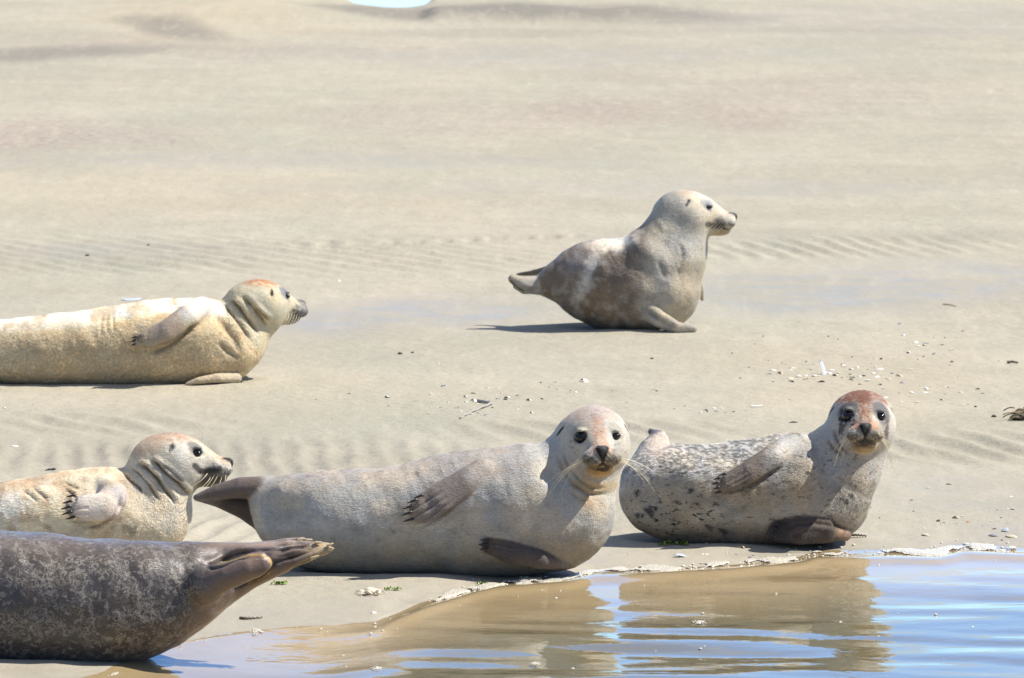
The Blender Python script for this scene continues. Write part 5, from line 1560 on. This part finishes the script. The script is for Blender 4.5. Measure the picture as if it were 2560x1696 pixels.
def scatter(n, u0, v0, su, sv, w0, w1, label, group, mats=(0, 0, 0, 1, 1, 2)):
    for _ in range(n):
        u = u0 + rng.normal() * su; v = v0 + rng.normal() * sv
        shell(u, v, rng.uniform(w0, w1), random.choice(mats), label, group)
scatter(46, 2090, 940, 90, 13, 6.2, 16.9, "white shell fragment in the dense band behind the rusty headed seal", "shell band behind the rusty headed seal")
scatter(14, 2340, 850, 70, 24, 6.2, 14.3, "white shell fragment scattered high on the sand at right", "shell scatter high at right")
scatter(26, 2310, 985, 100, 13, 6.2, 13.0, "white shell fragment in the thin band right of the rusty head", "thin shell band at right")
scatter(32, 1190, 1015, 90, 18, 5.0, 11.7, "white shell chip scattered round the bent twig", "shell chips round the twig")
scatter(12, 1400, 985, 110, 22, 5.0, 10.4, "white shell chip above the middle seal's head", "shell chips above the middle seal")
scatter(8, 1470, 975, 130, 16, 5.0, 10.4, "pale shell chip between the two heads at the right", "shell chips between the two heads")
scatter(14, 1900, 1385, 200, 7, 5.0, 11.7, "shell chip on the wet sand in front of the right seal", "shell chips before the right seal")
scatter(14, 2440, 1290, 80, 30, 5.0, 10.4, "shell chip on the smooth sand at lower right", "shell chips at lower right")
scatter(16, 1780, 1028, 90, 4, 5.0, 10.4, "white shell chip along the foam mark behind the right seal's back", "shell chips along the foam mark")
scatter(10, 700, 1010, 230, 35, 3.8, 7.8, "tiny white shell chip on the sand between the two left seals", "shell chips between the left seals")

def razor(u, v, Lpx, yaw, pitch, mat, label, cat="razor shell", w=.12):
    p = on_sand(u, v); L = Lpx / pxm(p[1])
    o = link("razor_shell", razor_mesh("razor_shell", 1.0, w), M_SH[mat], None, (p[0], p[1], p[2] + 0.004))
    o.scale = (L, L, L); o.rotation_euler = (0.3, pitch, yaw); tag(o, label, cat); return o
razor(1893, 1018, 30, .15, 0.0, 0, "long white razor shell lying flat left of the rusty headed seal")
o = razor(2058, 936, 44, 1.9, -.95, 4, "pale blue razor shell stuck upright in the shell band"); o.location.z += .018
razor(330, 752, 50, .1, 0.0, 4, "pale bluish razor shell lying behind the sandy seal's back")
razor(2275, 925, 18, .2, 0.0, 1, "short cream razor shell fragment above the thin shell band")

def twig(pts, r, mat, label, cat="twig", name="twig"):
    P0 = on_sand(*pts[0][:2])
    q = [on_sand(u, v) + np.array([0, 0, z]) - P0 for u, v, z in pts]
    t = np.linspace(0, len(q) - 1, 14)
    q = np.stack([np.interp(t, range(len(q)), [a[k] for a in q]) for k in range(3)], 1)
    q[:, 2] += [.002 * math.sin(3 * i) for i in range(14)]
    o = link(name, tube_mesh(name, q, lambda f: r * (1 - .5 * f), 7), mat, None, P0); tag(o, label, cat); return o
twig([(1195, 1006, .006), (1230, 1012, .007), (1226, 1014, .007), (1195, 1026, .006), (1164, 1040, .005), (1150, 1048, .003)], .006, M_TWIG, "pale twig bent into a sharp V lying among shell chips")
twig([(2120, 1345, .010), (2145, 1344, .008), (2167, 1344, .005)], .005, M_TWIGD, "thin dark stick poking out from under the right seal's chest")
twig([(600, 1548, .003), (612, 1550, .005), (630, 1549, .004), (655, 1546, .002)], .005, M_TWIGD, "short dark weed strand on sand beside the dark seal's tail", "weed", "weed_strand")
twig([(2358, 762, .002), (2374, 764, .004), (2390, 767, .002)], .003, M_STRAW, "straw coloured stalk on the far sand at right", "stalk", "stalk")
twig([(2518, 910, .006), (2530, 910, .009), (2545, 911, .006)], .006, M_TWIGD, "short brown stick near the right edge above the weed clump", "stick", "stick")
twig([(1840, 1370, .004), (1880, 1371, .004)], .002, M_TWIGD, "hair thin dark stem on the wet sand before the right seal", "stem", "stem")

# clump of dried weed at the right edge
def weed_clump():
    c = on_sand(2545, 1050)
    root = bpy.data.objects.new("weed_clump", None); root.location = c; COL.objects.link(root)
    tag(root, "dark clump of dried weed and straw at the right edge of the sand", "weed")
    F = Field((-.09, -.07, -.03), (.16, .09, .08), .004)
    r = random.Random(2)
    for i in range(16):
        cx, cy, cz = r.uniform(-.045, .11), r.uniform(-.03, .04), r.uniform(.0, .022)
        a, b, h = r.uniform(.012, .03), r.uniform(.012, .025), r.uniform(.008, .02)
        F.add(*ell((np.zeros(3), np.eye(3), 1.0), (cx, cy, cz), (a, b, h)), .008)
    v, q = surface_nets(F.F, F.lo, .004)
    v = v + vnormals(v, q) * ((fbm(v[:, 0] * 90, v[:, 1] * 90 + v[:, 2] * 70, 3, 3) - .5) * .012)[:, None]
    link("weed_mat", mesh_np("weed_mat", v, q), M_WEED, root)
    for i in range(20):
        a = np.array([r.uniform(-.06, .10), r.uniform(-.05, .03), r.uniform(.005, .045)])
        d = np.array([r.uniform(.03, .10), r.uniform(-.02, .02), r.uniform(-.03, .03)])
        b = a + d; b[2] = max(b[2], .003)
        link("stalk", tube_mesh("stalk", bez([a, (a + b) / 2 + np.array([0, 0, .012]), b], 7), lambda f: .0022, 5), M_STRAW if i % 2 else M_WEED, root)
weed_clump()

# green algae leaves
def alga(u, v, wpx, leaves, label):
    c = on_sand(u, v); w = wpx / pxm(c[1]); r = random.Random(int(u))
    root = bpy.data.objects.new("green_alga", None); root.location = c; COL.objects.link(root); tag(root, label, "seaweed")
    for i in range(leaves):
        n = 9; vs = []; fs = []
        ox, oy = r.uniform(-.5, .5) * w, r.uniform(-.10, .10) * w; L = r.uniform(.25, .5) * w; a = r.uniform(0, 6.28); hh = r.uniform(.002, .009) * min(1, leaves / 8) 
        for k in range(n):
            f = k / (n - 1); wd = .22 * L * math.sin(math.pi * min(1, f * .9 + .1)) + .002
            for s_ in (-1, 0, 1):
                x = (f - .5) * L; y = s_ * wd * (1 + .3 * math.sin(9 * f + i)); z = .004 + hh * math.sin(math.pi * f) + .006 * abs(s_) * math.sin(12 * f + s_ * 2 + i)
                vs.append((ox + x * math.cos(a) - y * math.sin(a), oy + x * math.sin(a) + y * math.cos(a), max(z, .002)))
        for k in range(n - 1):
            for j in range(2):
                fs.append((k * 3 + j, k * 3 + 3 + j, k * 3 + 4 + j, k * 3 + 1 + j))
        me = bpy.data.meshes.new("leaf"); me.from_pydata(vs, [], fs)
        for p in me.polygons: p.use_smooth = True
        me.update(); link("leaf", me, M_ALGA, root)
alga(1690, 1363, 50, 10, "bright green seaweed tuft in front of the right seal's belly")
alga(1650, 1365, 16, 3, "tiny green seaweed scrap left of the bright green tuft")
alga(706, 1462, 50, 7, "thin green seaweed strip under the dark seal's flippers")
alga(975, 1476, 44, 4, "flat dull green seaweed strand right of the dead crab")
alga(1208, 1464, 24, 5, "small green seaweed bit caught in the foam below the middle seal")

# dead crab on the wet sand
def crab(u, v):
    c = on_sand(u, v); root = bpy.data.objects.new("crab", None); root.location = c; root.rotation_euler = (0, 0, .4); COL.objects.link(root)
    tag(root, "small pale dead crab on the wet sand below the middle seal", "crab")
    m = M_SH[1]
    F = Field((-.04, -.04, -.02), (.04, .04, .04), .002)
    F.add(*ell((np.zeros(3), np.eye(3), 1.0), (0, 0, .012), (.02, .016, .012)), .004)
    F.add(*ell((np.zeros(3), np.eye(3), 1.0), (.0, -.012, .010), (.013, .008, .007)), .004)
    vv, q = surface_nets(F.F, F.lo, .002); link("carapace", mesh_np("carapace", vv, q), m, root)
    for sg in (-1, 1):
        for i in range(4):
            y = -.012 + i * .008
            link("leg", tube_mesh("leg", bez([(sg * .016, y, .010), (sg * .034, y * 1.5, .022), (sg * .044, y * 2.2 - .006, .001)], 7), lambda f: .0026 * (1 - .6 * f), 6), m, root)
        link("pincer", tube_mesh("pincer", bez([(sg * .014, -.014, .010), (sg * .028, -.034, .016), (sg * .008, -.04, .006)], 8), lambda f: .003 + .003 * math.sin(math.pi * f), 7), m, root)
crab(925, 1487)

# dark pebbles
PB = sphere_mesh("pebble", 1.0, 10, 7, (1, .8, .55)); PB.materials.append(M_PEB)
for vtx in PB.vertices: vtx.co += Vector((math.sin(vtx.co.y * 5), math.sin(vtx.co.z * 6 + 1), math.sin(vtx.co.x * 5))) * .1
def pebble(u, v, w, label, group=None):
    p = on_sand(u, v); o = bpy.data.objects.new("pebble", PB); COL.objects.link(o); s = w / pxm(p[1]) / 2
    o.location = (p[0], p[1], p[2] + s * .25); o.scale = (s, s, s); o.rotation_euler = (0, 0, random.uniform(0, 6)); tag(o, label, "pebble", group)
for u, v, w, lab in ((219, 640, 11, "dark pebble on the far sand above the sandy seal's back"), (371, 614, 8, "small dark pebble far up the sand above the sandy seal"), (1000, 886, 14, "brown pebble left of two on the sand between the seals"), (1031, 883, 9, "smaller brown pebble beside the one between the seals"),
                     (1630, 898, 10, "lone brown pebble under the raised seal"), (2439, 1018, 9, "brown pebble left of and above the weed clump"), (2485, 1043, 14, "flat dark pebble just left of the weed clump"), (135, 1175, 12, "dark pebble beside the grey shell behind the cream seal"), (2346, 1304, 12, "flat dark pebble left of the small cream and grey shell"),
                     (2203, 899, 9, "brown pebble in the middle of the upper right sand"), (2380, 906, 9, "dark pebble right of the upper right shell scatter")):
    pebble(u, v, w, lab)
for _ in range(26):
    pebble(rng.uniform(1780, 2540), rng.normal(900, 36), rng.uniform(3, 6), "dark speck of grit on the sand in the upper right", "grit specks at upper right")
for _ in range(12):
    pebble(rng.uniform(1900, 2540), rng.normal(1290, 30), rng.uniform(3, 6), "dark speck of grit on the smooth sand at lower right", "grit specks at lower right")
